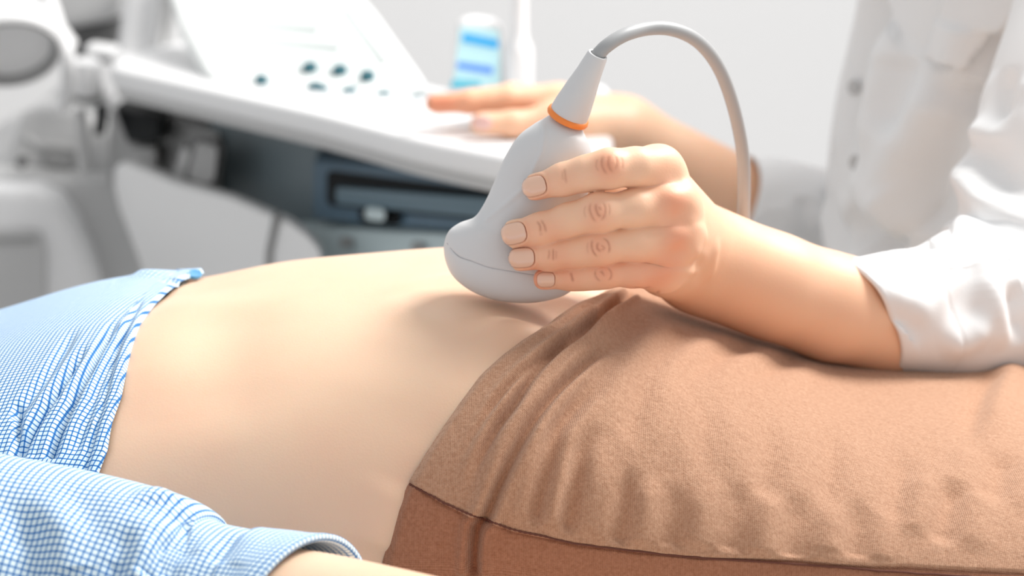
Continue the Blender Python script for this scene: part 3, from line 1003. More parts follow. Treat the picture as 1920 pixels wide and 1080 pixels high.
def hand_sdf(P):
    palm = None
    for k in FG:
        m, rm = FJ[k][-1]
        d = cone(P, m, CARP[k][0], rm * 0.93, CARP[k][1])
        palm = d if palm is None else smin(palm, d, 0.011)
    for i in range(len(ARM) - 1):
        palm = smin(palm, cone(P, ARM[i][0], ARM[i + 1][0], ARM[i][1], ARM[i + 1][1]), 0.016)
    # heel of the hand and ulnar bump
    palm = smin(palm, cone(P, W(1238, 508, -0.045), W(1300, 520, -0.004), .0098, .0125), 0.01)
    # tendons over the back of the hand
    tot = None
    for k in FG:
        J = FJ[k]
        fd = None
        for i in range(len(J) - 1):
            d = cone(P, J[i][0], J[i + 1][0], J[i][1] * 0.975, J[i + 1][1] * (0.975 if i < 3 else 0.95 if i < 4 else 1.0))
            fd = d if fd is None else smin(fd, d, 0.0045)
        h = smin(palm, fd, 0.010)
        tot = h if tot is None else smin(tot, h, 0.0005)
    th = None
    for i in range(len(TH) - 1):
        d = cone(P, TH[i][0], TH[i + 1][0], TH[i][1], TH[i + 1][1])
        th = d if th is None else smin(th, d, 0.006)
    tot = smin(tot, th, 0.006)
    return tot


hlo = np.array([-0.01, -0.105, 0.84]); hhi = np.array([0.235, 0.105, 0.985])
HV, HF = surface(hand_sdf, hlo, hhi, 0.00062)
HN = sdf_normals(hand_sdf, HV)
HD = np.zeros(len(HV)); CR = np.zeros(len(HV)); BL = np.zeros(len(HV))
# knuckle heads and hollows between them
for (x, y, a, w) in [(1238, 300, 0.0012, .008), (1262, 372, 0.0030, .0075), (1268, 440, 0.0030, .0075), (1240, 498, 0.0024, .007)]:
    c = on_surface(HV, HN, [(x, y)])[0]
    HD += a * np.exp(-(np.linalg.norm(HV - c, axis=1) / w) ** 2)
for (x, y, a, w) in [(1262, 338, -0.0018, .007), (1275, 408, -0.0022, .006), (1272, 470, -0.0020, .006), (1140, 314, 0.0004, .006), (1120, 397, 0.0005, .006), (1122, 462, 0.0005, .005), (1132, 511, 0.0004, .0045)]:
    c = on_surface(HV, HN, [(x, y)])[0]
    HD += a * np.exp(-(np.linalg.norm(HV - c, axis=1) / w) ** 2)
# tendons and the fold at the wrist
for L, a, w in [([(1262, 385), (1300, 420), (1330, 455)], -0.0006, .0030), ([(1268, 450), (1300, 470), (1330, 485)], -0.0006, .0030), ([(1245, 505), (1285, 510), (1320, 512)], -0.0006, .0022),
                ([(1230, 552), (1262, 535), (1290, 505)], 0.0004, .003), ([(1305, 440), (1312, 480), (1318, 540)], 0.0006, .004), ([(1345, 440), (1338, 490), (1330, 530)], -0.0010, .004)]:
    HD += fold(HV, HN, L, a, w, (0.3, 0.3))
# creases
CRS = [
    # index
    ([(1058, 314), (1060, 328), (1062, 345)], .00028, .0005), ([(1053, 318), (1055, 330), (1057, 340)], .0002, .0005),
    ([(1130, 291), (1127, 304), (1131, 318), (1140, 328)], .0003, .0006), ([(1142, 289), (1139, 302), (1143, 316), (1150, 326)], .0003, .0006), ([(1153, 292), (1155, 306), (1152, 320)], .00025, .0005), ([(1120, 298), (1118, 310), (1122, 322)], .0002, .0005), ([(1165, 294), (1167, 308), (1165, 320)], .00018, .0005),
    # middle
    ([(1006, 412), (1013, 424), (1014, 438)], .0004, .00055), ([(1014, 409), (1020, 424), (1025, 437)], .0004, .00055), ([(1010, 440), (1018, 438)], .0002, .0005),
    ([(1110, 377), (1106, 392), (1111, 408), (1120, 416)], .00032, .0006), ([(1119, 380), (1117, 394), (1124, 404), (1130, 400)], .00038, .0006), ([(1130, 376), (1134, 390), (1132, 406), (1124, 414)], .00032, .0006), ([(1140, 380), (1143, 392), (1140, 406)], .00024, .0005), ([(1099, 384), (1096, 396), (1100, 410)], .00018, .0005), ([(1124, 386), (1126, 396)], .0003, .0005),
    # ring
    ([(1029, 466), (1030, 478), (1027, 488)], .0003, .0005), ([(1036, 464), (1037, 478), (1036, 490)], .0004, .0005), ([(1042, 468), (1043, 480), (1041, 488)], .00022, .0005),
    ([(1112, 447), (1110, 462), (1114, 476), (1122, 484)], .0004, .00055), ([(1122, 452), (1121, 464), (1128, 472)], .0004, .00055), ([(1128, 446), (1138, 452), (1142, 466), (1138, 478)], .0004, .00055), ([(1126, 458), (1133, 466), (1124, 470)], .0003, .0005), ([(1103, 452), (1101, 465), (1104, 478)], .0002, .0005),
    # pinky
    ([(1070, 508), (1073, 520), (1075, 530)], .00045, .00055),
    ([(1119, 500), (1116, 512), (1121, 524), (1130, 528)], .00035, .0005), ([(1128, 498), (1129, 510), (1135, 518)], .00035, .0005), ([(1138, 500), (1146, 510), (1145, 522), (1137, 526)], .00035, .0005), ([(1124, 508), (1133, 514)], .0003, .0005),
    # side of the palm
    ([(1188, 537), (1205, 540), (1222, 535)], .0006, .0008), ([(1222, 552), (1232, 548), (1240, 540)], .0004, .0007),
]
for L, a, w in CRS:
    d_ = fold(HV, HN, L, a, w, (0.25, 0.25))
    HD += d_
    CR = np.maximum(CR, np.clip(-d_ / a, 0, 1) * min(1.0, a / 0.00045) * 0.55)
for (x, y, a, w) in [(1262, 378, 0.6, .0085), (1270, 447, 0.55, .0085), (1248, 500, 0.45, .009), (1140, 312, 0.6, .007), (1120, 397, 0.45, .0065), (1122, 463, 0.45, .006), (1132, 512, 0.4, .0055), (1240, 300, 0.2, .008),
                     (1012, 372, 0.3, .006), (990, 462, 0.4, .006), (1000, 505, 0.5, .006), (1010, 535, 0.6, .006), (1012, 340, 0.35, .006), (985, 425, 0.35, .005), (1060, 338, 0.25, .007), (1030, 428, 0.3, .007), (1045, 480, 0.35, .007), (1070, 522, 0.4, .008), (1180, 520, 0.3, .012), (1220, 535, 0.3, .012)]:
    c = on_surface(HV, HN, [(x, y)])[0]
    BL += a * np.exp(-(np.linalg.norm(HV - c, axis=1) / w) ** 2)
# nails: outline in each finger's own frame
NAILS = [((1001, 349.5), 22.5, 18, -14), ((963, 438), 23, 19.5, -14), ((978, 483.5), 23.5, 18, -4), ((1024, 524.5), 16, 13.5, -2)]
PATCH = []
for (c2, hw, hh, an) in NAILS:
    fx, fy = proj(HV)
    facing = ((HV - CAM) * HN).sum(-1) < 0
    ca, sa = math.cos(rad(an)), math.sin(rad(an))
    dx, dy = fx - c2[0], fy - c2[1]
    u = (dx * ca + dy * sa) / hw; v = (-dx * sa + dy * ca) / hh
    pw = np.where(u < 0, 2.6, 3.2)
    r_ = (np.abs(u) ** pw + np.abs(v) ** 2.8) ** (1 / 3.0)
    near = facing & (r_ < 1.6)
    HD += np.where(near, -0.00045 * sstep(1.04, 0.96, r_) - 0.00035 * np.exp(-((r_ - 1.02) / 0.06) ** 2) + 0.00035 * np.exp(-((r_ - 1.20) / 0.12) ** 2), 0)
    CR = np.maximum(CR, np.where(near, 0.5 * np.exp(-((r_ - 1.03) / 0.05) ** 2), 0))
# the nails themselves are patches of the finger's surface, lifted and rounded
HVs = HV.copy()
NAILG = []
for (c2, hw, hh, an), key_ in zip(NAILS, ('index', 'middle', 'ring', 'pinky')):
    a_, b_ = FJ[key_][0], FJ[key_][1]
    depth0 = a_[0][1]
    ca, sa = math.cos(rad(an)), math.sin(rad(an))
    nu, nv = 26, 22
    G = np.zeros((nu, nv, 3))
    # rays through an elliptic grid, marched to the implicit surface
    uu = np.linspace(-1, 1, nu); vv = np.linspace(-1, 1, nv)
    U, V_ = np.meshgrid(uu, vv, indexing='ij')
    # square to superellipse
    sc_ = 1 / np.maximum((np.abs(U) ** 3.2 + np.abs(V_) ** 3.2) ** (1 / 3.2) / np.maximum(np.maximum(np.abs(U), np.abs(V_)), 1e-6), 1e-6)
    U = U * sc_; V_ = V_ * sc_
    PX = c2[0] + (U * hw) * ca - (V_ * hh) * sa
    PYY = c2[1] + (U * hw) * sa + (V_ * hh) * ca
    pts0 = np.array([[W(PX[i, j], PYY[i, j], depth0 - 0.02) for j in range(nv)] for i in range(nu)])
    dirs = pts0 - CAM; dirs /= np.linalg.norm(dirs, axis=-1, keepdims=True)
    t_ = np.zeros((nu, nv))
    for _ in range(40):
        dd = hand_sdf((pts0 + dirs * t_[..., None]).reshape(-1, 3).astype(np.float32)).reshape(nu, nv)
        t_ = np.clip(t_ + dd * 0.9, 0, 0.03)
    G = pts0 + dirs * t_[..., None]
    nrm = sdf_normals(hand_sdf, G.reshape(-1, 3)).reshape(nu, nv, 3)
    NAILG.append((G + nrm * (0.00020 + 0.00025 * (1 - V_ ** 2) * np.where(U < 0, 1.0, 1 - 0.6 * U ** 2))[..., None], nrm, U))
HV2 = HV + HN * HD[:, None]

# ------------------------------------------------------------------ examiner: far hand, arms and trunk
def far_sdf(P):
    y0 = 0.56
    def j(px, py, y): return W(px, py, y)
    fingers = [
        [(j(815, 194, y0), .0066), (j(880, 192, y0), .0078), (j(955, 186, y0 + .002), .0088), (j(1050, 196, y0 + .006), .0115)],
        [(j(822, 196, y0 + .022), .0068), (j(885, 188, y0 + .022), .0078), (j(960, 180, y0 + .022), .0088), (j(1050, 192, y0 + .026), .0115)],
        [(j(850, 196, y0 + .042), .0064), (j(900, 188, y0 + .042), .0074), (j(970, 182, y0 + .042), .0084), (j(1050, 194, y0 + .044), .0110)],
        [(j(890, 200, y0 + .060), .0058), (j(930, 192, y0 + .060), .0066), (j(985, 188, y0 + .060), .0074), (j(1050, 200, y0 + .060), .0100)],
    ]
    carp = [(j(1160, 246, y0 + .012), .015), (j(1165, 244, y0 + .024), .016), (j(1165, 246, y0 + .036), .016), (j(1160, 250, y0 + .046), .014)]
    palm = None
    for fg, c in zip(fingers, carp):
        d = cone(P, fg[-1][0], c[0], fg[-1][1], c[1])
        palm = d if palm is None else smin(palm, d, 0.012)
    palm = smin(palm, cone(P, j(1170, 250, y0 + .028), j(1400, 385, y0 + .05), .0235, .031), 0.02)
    tot = None
    for fg in fingers:
        fd = None
        for i in range(3):
            d = cone(P, fg[i][0], fg[i + 1][0], fg[i][1], fg[i + 1][1])
            fd = d if fd is None else smin(fd, d, 0.004)
        h = smin(palm, fd, 0.01)
        tot = h if tot is None else smin(tot, h, 0.0012)
    th_ = smin(cone(P, j(903, 232, y0 - .028), j(960, 232, y0 - .024), .0078, .0088), cone(P, j(960, 232, y0 - .024), j(1040, 226, y0 - .012), .0088, .011), 0.004)
    th_ = smin(th_, cone(P, j(1040, 226, y0 - .012), j(1140, 244, y0 + .010), .011, .0165), 0.01)
    return smin(tot, th_, 0.006)


FV, FF = surface(far_sdf, (-0.075, 0.50, 0.80), (0.19, 0.66, 0.95), 0.0013)
FVb = np.zeros(len(FV))
for (x, y, w, a) in [(825, 195, .018, .9), (905, 240, .014, .6), (1000, 235, .02, .4)]:
    d = np.linalg.norm(FV - W(x, y, 0.55), axis=1); FVb += a * np.exp(-(d / w) ** 2)

SH_L = np.array([0.360, 0.30, 1.17]); EL_L = np.array([0.290, 0.135, 0.905])
SH_R = np.array([0.33, 0.66, 1.17]); EL_R = W(1700, 486, 0.66)


def trunk_sdf(P):
    d = cone(P, (0.40, 0.48, 0.45), (0.37, 0.48, 1.05), .10, .10)
    d = smin(d, cone(P, (0.37, 0.38, 1.10), (0.37, 0.58, 1.10), .085, .085), 0.1)
    d = smin(d, cone(P, (0.36, 0.48, 1.15), (0.345, 0.48, 1.30), .05, .045), 0.05)
    for S, E, A0 in ((SH_L, EL_L, ARM[-1][0]), (SH_R, EL_R, W(1400, 385, 0.61))):
        d = smin(d, cone(P, S, E, .042, .028), 0.03)
        d = smin(d, cone(P, E, A0, .028, .024), 0.01)
    return d


TV, TF = surface(trunk_sdf, (0.05, 0.0, 0.33), (0.56, 0.78, 1.42), 0.009)

doctor = thing('person', 'person in a white lab coat holding the grey probe, other hand on the console', 'person', (0.38, 0.48, 0.0))
nH, nF = len(HV2), len(FV)
body2 = mesh_obj('body', np.vstack([HV2, FV, TV]), np.vstack([HF, FF + nH, TF + nH + nF]), M_HAND, doctor,
                 attr={'blush': np.concatenate([np.clip(BL, 0, 1), np.clip(FVb, 0, 1), np.zeros(len(TV))]), 'crease': np.concatenate([CR, np.zeros(nF + len(TV))])})
body2.data.flip_normals() if False else None
for G, nrm, U in NAILG:
    nu, nv = U.shape
    under = G - nrm * 0.0006
    V2 = np.concatenate([G.reshape(-1, 3), under.reshape(-1, 3)])
    Fq = gfaces(nu, nv)
    n0 = nu * nv
    rim = [i * nv for i in range(nu)] + [(nu - 1) * nv + j for j in range(1, nv)] + [i * nv + nv - 1 for i in range(nu - 2, -1, -1)] + [j for j in range(nv - 2, 0, -1)]
    rimf = np.array([[rim[i], rim[(i + 1) % len(rim)], rim[(i + 1) % len(rim)] + n0, rim[i] + n0] for i in range(len(rim))])
    o = mesh_obj('fingernail', V2, np.vstack([Fq, Fq[:, ::-1] + n0, rimf]), M_NAIL, doctor)
    bm = bmesh.new(); bm.from_mesh(o.data); bmesh.ops.recalc_face_normals(bm, faces=bm.faces[:]); bm.to_mesh(o.data); bm.free()
# far thumb nail
tn = W(905, 230, 0.532 - 0.0075)
bm = bmesh.new()
bmesh.ops.create_uvsphere(bm, u_segments=24, v_segments=14, radius=1.0, matrix=Matrix.Translation(Vector(tn)) @ Matrix.Diagonal((0.0068, 0.0018, 0.0052, 1)))
from_bm('fingernail', bm, M_NAILP, doctor)

# ------------------------------------------------------------------ lab coat
zz = [0.52, 0.66, 0.78, 0.86, 0.92, 0.98, 1.03, 1.08, 1.14, 1.19, 1.22]
cxs = [0.42, 0.405, 0.395, 0.385, 0.38, 0.378, 0.376, 0.374, 0.37, 0.365, 0.355]
rxs = [0.18, 0.176, 0.177, 0.174, 0.164, 0.150, 0.145, 0.14, 0.13, 0.10, 0.06]
rys = [0.19, 0.185, 0.18, 0.18, 0.18, 0.18, 0.182, 0.185, 0.185, 0.15, 0.07]
NZ, NC = 320, 420
zs = np.linspace(0.52, 1.22, NZ)
cxa = itp(zs, zz, cxs); rxa = itp(zs, zz, rxs); rya = itp(zs, zz, rys)
ac = np.linspace(0, 2 * math.pi, NC, endpoint=False)
e2 = 2 / 2.3
CX = np.sign(np.cos(ac)) * np.abs(np.cos(ac)) ** e2; CY = np.sign(np.sin(ac)) * np.abs(np.sin(ac)) ** e2
GC = np.stack([cxa[:, None] + rxa[:, None] * CX, 0.48 + rya[:, None] * CY, np.broadcast_to(zs[:, None], (NZ, NC))], -1)
NCn = gnormals(GC, True)
if ((NCn * (GC - np.stack([cxa, 0.48 + 0 * zs, zs], -1)[:, None])).sum(-1)).mean() < 0: NCn = -NCn
VC = GC.reshape(-1, 3); NCf = NCn.reshape(-1, 3)
DC = np.zeros(len(VC))
for f in [
    ([(1662, 0), (1640, 60), (1622, 130), (1612, 200), (1612, 280), (1618, 340)], 0.012, 0.014, (0.02, 0.3), 0.006),
    ([(1700, 60), (1672, 150), (1650, 250), (1632, 330), (1625, 400)], -0.006, 0.016, (0.2, 0.2), 0.0),
    ([(1790, 160), (1740, 240), (1700, 320), (1680, 400), (1660, 470)], -0.009, 0.020, (0.2, 0.2), 0.0),
    ([(1700, 100), (1690, 180), (1670, 260)], 0.006, 0.018, (0.2, 0.3), 0.0),
    ([(1835, 150), (1800, 230), (1775, 300), (1745, 380), (1735, 450)], 0.010, 0.016, (0.1, 0.2), 0.005),
    ([(1640, 400), (1660, 440), (1700, 480)], 0.008, 0.014, (0.3, 0.1), 0.005),
    ([(1600, 390), (1640, 450), (1680, 500)], 0.008, 0.012, (0.3, 0.1), 0.005),
    ([(1560, 330), (1565, 400), (1590, 470)], 0.006, 0.012, (0.3, 0.1), 0.005),
    ([(1885, 60), (1868, 130), (1855, 210), (1852, 260)], 0.010, 0.012, (0.1, 0.2), 0.005),
]:
    DC += fold(VC, NCf, f[0], f[1] * 1.5, f[2], f[3], f[4] * 1.2)
VC = VC + NCf * DC[:, None]
coat = mesh_obj('lab_coat', VC, gfaces(NZ, NC, cv=True), M_COAT, doctor)
fill_holes(coat)


def inside(px, py, poly):
    c = np.zeros(px.shape, bool); n = len(poly)
    for i in range(n):
        x1, y1 = poly[i]; x2, y2 = poly[(i + 1) % n]
        m = ((y1 > py) != (y2 > py)) & (px < (x2 - x1) * (py - y1) / (y2 - y1 + 1e-9) + x1)
        c ^= m
    return c


def patch(name, V, N, Fq, poly, lift, thick, mat, parent):
    px, py = proj(V)
    face = ((V - CAM) * N).sum(-1) < 0
    ins = inside(px, py, poly) & face
    ff = Fq[ins[Fq].all(1)]
    used_, inv = np.unique(ff, return_inverse=True)
    P = V[used_] + N[used_] * lift
    o = mesh_obj(name, P, inv.reshape(-1, 4), mat, parent)
    md = o.modifiers.new('s', 'SOLIDIFY'); md.thickness = thick; md.offset = 1
    return o


patch('lapel', VC, NCf, gfaces(NZ, NC, cv=True), [(1800, -60), (1770, 50), (1750, 108), (1756, 116), (1822, 138), (1832, 132), (1850, 108), (1925, 15), (1990, -60)], 0.010, 0.005, M_COAT, coat)
for p in [(1606, 168), (1606, 304)]:
    bpos = on_surface(VC, NCf, [p])[0]
    lathe('button', [(0, 0), (0, 0.0045), (0.002, 0.005), (0.003, 0.004), (0.002, 0.0)], bpos, (-0.75, -0.6, 0.1), M_LGREY, coat)

# near sleeve
nsl = [(*W(1620, 592, 0.030), .0258), (*W(1655, 594, 0.036), .0272), (*W(1705, 592, 0.046), .0305), (*W(1760, 590, 0.06), .0345), (*W(1830, 585, 0.08), .039), (*W(1930, 560, 0.10), .046),
       (0.288, 0.135, 0.90), (0.308, 0.165, 0.955), (0.332, 0.20, 1.01), (0.350, 0.25, 1.09), (0.360, 0.30, 1.16)]
nsl = [tuple(p) if len(p) == 4 else (*p, r) for p, r in zip(nsl, [0] * 6 + [.056, .060, .062, .064, .062])]
A_ = spl(np.array(nsl), 360)
NVS = 360
GN = tube_grid(A_[:, :3], A_[:, 3], NVS)
NN = gnormals(GN, True)
if ((NN * (GN - A_[:, None, :3])).sum(-1)).mean() < 0: NN = -NN
# skewed opening of the cuff
VN = GN.reshape(-1, 3); NNf = NN.reshape(-1, 3)
DN = np.zeros(len(VN))
for f in [
    ([(1735, 482), (1750, 510), (1775, 540)], 0.004, 0.009, (0.3, 0.5), 0.002),
    ([(1762, 440), (1790, 436), (1830, 460), (1860, 520), (1875, 590), (1885, 660)], -0.008, 0.006, (0.1, 0.1), 0.0),
    ([(1745, 470), (1755, 455), (1765, 440)], 0.006, 0.006, (0.2, 0.2), 0.0),
    ([(1790, 545), (1825, 580), (1850, 610)], 0.004, 0.014, (0.3, 0.3), 0.0),
    ([(1740, 655), (1790, 645), (1840, 620), (1868, 600)], -0.004, 0.006, (0.2, 0.2), 0.0),
    ([(1660, 620), (1690, 600), (1730, 640)], 0.003, 0.006, (0.2, 0.2), 0.002),
    ([(1900, 520), (1910, 580), (1915, 650)], 0.006, 0.006, (0.2, 0.2), 0.003),
    ([(1820, 250), (1815, 310), (1830, 350), (1870, 400), (1915, 440)], -0.010, 0.008, (0.1, 0.1), 0.0),
    ([(1840, 250), (1860, 290), (1890, 350), (1920, 385)], 0.006, 0.010, (0.2, 0.2), 0.003),
    ([(1830, 245), (1865, 262), (1915, 255)], -0.006, 0.006, (0.2, 0.2), 0.0),
    ([(1850, 500), (1880, 450), (1918, 470)], 0.005, 0.010, (0.2, 0.2), 0.003),
    ([(1890, 235), (1880, 180), (1900, 120)], 0.006, 0.008, (0.2, 0.2), 0.003),
]:
    DN += fold(VN, NNf, f[0], f[1] * 0.95, f[2] * 1.15, (max(f[3][0], 0.35), max(f[3][1], 0.35)), f[4] * 0.8)
Ln = np.concatenate([[0], np.cumsum(np.linalg.norm(np.diff(A_[:, :3], axis=0), axis=1))])
Lr = np.repeat(Ln, NVS)
DN -= 0.0006 * np.exp(-((Lr - 0.031) / 0.0008) ** 2)
VN = (VN + NNf * DN[:, None]).reshape(360, NVS, 3)
# skew: upper side of the opening reaches further down the arm
T0 = frames(A_[:, :3])[0][0]
rel = (VN[:, :, 2] - A_[:, None, 2]) / A_[:, None, 3]
w0 = np.exp(-(Ln / 0.05) ** 2)[:, None]
VN = VN - T0 * (0.018 * rel * w0)[..., None]
endr = VN[0]; cE = A_[0, :3]
dirv = endr - cE; dirv -= (dirv @ T0)[:, None] * T0; dirv /= np.linalg.norm(dirv, axis=1, keepdims=True)
lip = [VN[30] - dirv * 0.0036, VN[12] - dirv * 0.0034, endr - dirv * 0.003 + T0 * 0.0005, endr - dirv * 0.0018 - T0 * 0.0010, endr - dirv * 0.0006 - T0 * 0.0008]
VN = np.concatenate([np.array(lip), VN], 0)
slv = mesh_obj('sleeve', VN, gfaces(len(VN), NVS, cv=True), M_COAT, coat)

# far sleeve
fs = [(*W(1378, 374, 0.595), .034), (*W(1440, 396, 0.605), .039), (*W(1520, 425, 0.62), .043), (*W(1620, 460, 0.645), .048), (*(EL_R + np.array([0.01, 0.01, 0])), .052), (0.35, 0.67, 0.98), (0.345, 0.67, 1.09), (0.335, 0.655, 1.16)]
fs = [tuple(p) if len(p) == 4 else (*p, .056) for p in fs]
B_ = spl(np.array(fs), 200)
GR = tube_grid(B_[:, :3], B_[:, 3], 160)
NR = gnormals(GR, True)
if ((NR * (GR - B_[:, None, :3])).sum(-1)).mean() < 0: NR = -NR
VR = GR.reshape(-1, 3); NRf = NR.reshape(-1, 3)
DR = np.zeros(len(VR))
for f in [([(1500, 360), (1515, 420), (1540, 480)], 0.012, 0.010, (0.2, 0.1), 0.006), ([(1550, 350), (1570, 420), (1600, 480)], 0.010, 0.010, (0.2, 0.1), 0.006), ([(1450, 370), (1470, 430), (1500, 470)], 0.006, 0.010, (0.3, 0.1), 0.003)]:
    DR += fold(VR, NRf, *f)
VR = (VR + NRf * DR[:, None]).reshape(200, 160, 3)
T0 = frames(B_[:, :3])[0][0]
dirv = VR[0] - B_[0, :3]; dirv /= np.linalg.norm(dirv, axis=1, keepdims=True)
VR = np.concatenate([np.array([VR[0] - dirv * 0.003 + T0 * 0.03, VR[0] - dirv * 0.0025, VR[0] - dirv * 0.001 - T0 * 0.001]), VR], 0)
mesh_obj('sleeve', VR, gfaces(len(VR), 160, cv=True), M_COAT, coat)
# coat skirt and lower legs down to the floor
lathe('coat_skirt', [(0, 0.185), (0.2, 0.19), (0.33, 0.20), (0.33, 0.17), (0.0, 0.15)], (0.42, 0.48, 0.56), (0, 0, -1), M_COAT, coat)

# ------------------------------------------------------------------ ultrasound machine
mac = thing('ultrasound_machine', 'white and grey ultrasound machine with wide control console behind the patient', 'ultrasound machine', (-0.25, 1.1, 0.0))
ZT = 0.89
A3 = WZ(196, 125, ZT); B3 = WZ(930, 292, ZT)
e_ = (B3 - A3); e_[2] = 0; e_ /= np.linalg.norm(e_)
nrm = np.array([-e_[1], e_[0], 0.0])          # pointing away from the camera side
if nrm[1] < 0: nrm = -nrm
# console slab: outline on the top plane
Cc = WZ(1150, 330, ZT); Dc = WZ(1150, 185, ZT); Ec = WZ(760, -10, ZT)
out = [A3, WZ(590, 212, ZT), WZ(780, 262, ZT), B3, Cc, Dc, WZ(835, 168, ZT), WZ(700, 120, ZT), WZ(460, 62, ZT), WZ(345, 72, ZT), WZ(240, 100, ZT)]
prism('console', out, (0, 0, -0.018), M_WHITE, mac, 0.007, 5, 0.03)
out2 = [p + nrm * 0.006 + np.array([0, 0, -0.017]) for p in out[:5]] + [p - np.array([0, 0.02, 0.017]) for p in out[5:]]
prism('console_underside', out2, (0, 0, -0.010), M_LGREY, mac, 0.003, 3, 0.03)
# raised keyboard
kf = [W(398, 150, 0.86), W(470, 172, 0.82), W(826, 200, 0.745), W(800, 160, 0.80), W(690, 10, 1.06), W(640, -60, 1.20), W(300, -60, 1.28), W(335, 40, 1.04)]
kz = []
pl_p = W(470, 172, 0.82); pl_n = np.cross(W(826, 200, 0.745) - pl_p, np.array([-0.05, 0.30, 0.085])); pl_n /= np.linalg.norm(pl_n)
if pl_n[2] < 0: pl_n = -pl_n
def KP(px, py): return WPL(px, py, pl_p, pl_n)
kb = [KP(*p) for p in [(395, 150), (455, 172), (640, 188), (826, 200), (790, 140), (700, 15), (640, -50), (305, -50), (340, 50)]]
key_o = prism('keyboard_panel', kb, -pl_n * 0.022, M_PANELW, mac, 0.005, 3, 0.02)
kin = [KP(*p) for p in [(455, 120), (640, 140), (730, 128), (640, 10), (620, -20), (395, -20), (400, 40)]]
prism('key_field', [p + pl_n * 0.001 for p in kin], -pl_n * 0.003, M_KEYS, key_o, 0.0, 1, 0.02)
for (x, y, r) in [(491, 157, 9), (582, 133, 10), (638, 138, 10), (690, 149, 10), (592, 172, 11), (606, 178, 9), (656, 181, 11), (720, 188, 11), (781, 197, 10)]:
    c = KP(x, y)
    s = np.linalg.norm(c - CAM) / F
    lathe('knob', [(0, r * s * 1.5), (0.006, r * s * 1.42), (0.0068, r * s * 1.2), (0.0068, 0)], c, pl_n, M_KNOB, mac, 20)
for (x0, y0, x1, y1) in [(652, 20, 725, 122), (430, 45, 600, 62), (440, 75, 640, 96)]:
    a, b = KP(x0, y0), KP(x1, y1)
    tube('trim_line', [a + pl_n * .002, (a + b) / 2 + pl_n * .002, b + pl_n * .002], 0.0022, M_KEYS, key_o, 10)
prism('side_handle', [W(1098, 212, 0.70), W(1098, 176, 0.70), W(1112, 168, 0.70), W(1134, 170, 0.70), W(1146, 184, 0.70), W(1147, 212, 0.70)], (0, 0.04, 0), M_WHITE, mac, 0.006, 4)
# stand post and monitor
WPOST = 1.25
pp = [W(212, 128, WPOST), W(306, 128, WPOST), W(322, 60, WPOST), W(332, -60, WPOST), W(238, -60, WPOST), W(222, 60, WPOST)]
prism('monitor_post', pp, (0, 0.10, 0), M_WHITE, mac, 0.012, 4, 0.0)
for k, x in enumerate((296, 312)):
    tube('cable_channel', [W(x, 100, WPOST - .012), W(x + 8, 40, WPOST - .012), W(x + 16, -50, WPOST - .012)], 0.004, M_LGREY, mac, 10)
box('post_foot', (W(262, 118, WPOST) + np.array([0, 0.02, 0])), (0.050, 0.09, 0.02), M_WHITE, mac, 0.006)
prism('monitor_housing', [W(70, -60, 1.35), W(108, 56, 1.35), W(214, 38, 1.35), W(232, -60, 1.35)], (0, 0.12, 0), M_LGREY, mac, 0.01)
prism('monitor_bracket', [W(110, 50, 1.42), W(135, 118, 1.42), W(212, 118, 1.42), W(225, 35, 1.42)], (0, 0.05, 0), M_DGREY, mac, 0.004)
# small fittings at the left end
prism('latch', [W(158, 84, 1.18), W(158, 108, 1.18), W(212, 112, 1.18), W(214, 92, 1.18)], (0, 0.04, 0), M_WHITE, mac, 0.005)
lathe('clamp_knob', [(-0.016, 0.0), (-0.016, 0.012), (0.0, 0.015), (0.016, 0.012), (0.016, 0)], W(162, 145, 1.12), (0.12, -0.2, 1), M_WHITE, mac)
lathe('clamp_collar', [(0, 0.0), (0, 0.014), (0.016, 0.014), (0.016, 0)], W(164, 190, 1.13), (0.05, 0, 1), M_DGREY, mac)
lathe('clamp_post', [(0, 0.0), (0, 0.006), (0.06, 0.006), (0.06, 0)], W(160, 325, 1.13), (-0.04, 0, 1), M_LGREY, mac)
# cup holder: open bowl seen from its mouth
hc = W(18, 96, 0.98)
hax = np.array([0.20, -0.62, -0.60]); hax /= np.linalg.norm(hax)
lathe('cup_holder', [(0.070, 0.0), (0.06, 0.020), (0.03, 0.036), (0.006, 0.0445), (-0.002, 0.045), (-0.004, 0.042), (0.004, 0.0405), (0.006, 0.0)], hc, -hax, M_WHITE, mac, 56)
lathe('cup_liner', [(0.004, 0.0400), (-0.001, 0.0402), (-0.001, 0.0392), (0.020, 0.033), (0.0205, 0.0)], hc + hax * 0.004, -hax, M_MGREY, mac, 56)
tube('cup_holder_arm', spl([W(60, -60, 1.10), W(88, -10, 1.08), W(108, 50, 1.06), W(127, 105, 1.05), W(128, 150, 1.06), W(120, 200, 1.08)], 40), 0.007, M_WHITE, mac)
tube('cup_holder_top', spl([W(-60, -10, 1.05), W(20, 20, 1.05), W(80, 50, 1.06), W(118, 95, 1.07)], 40), 0.016, M_WHITE, mac)

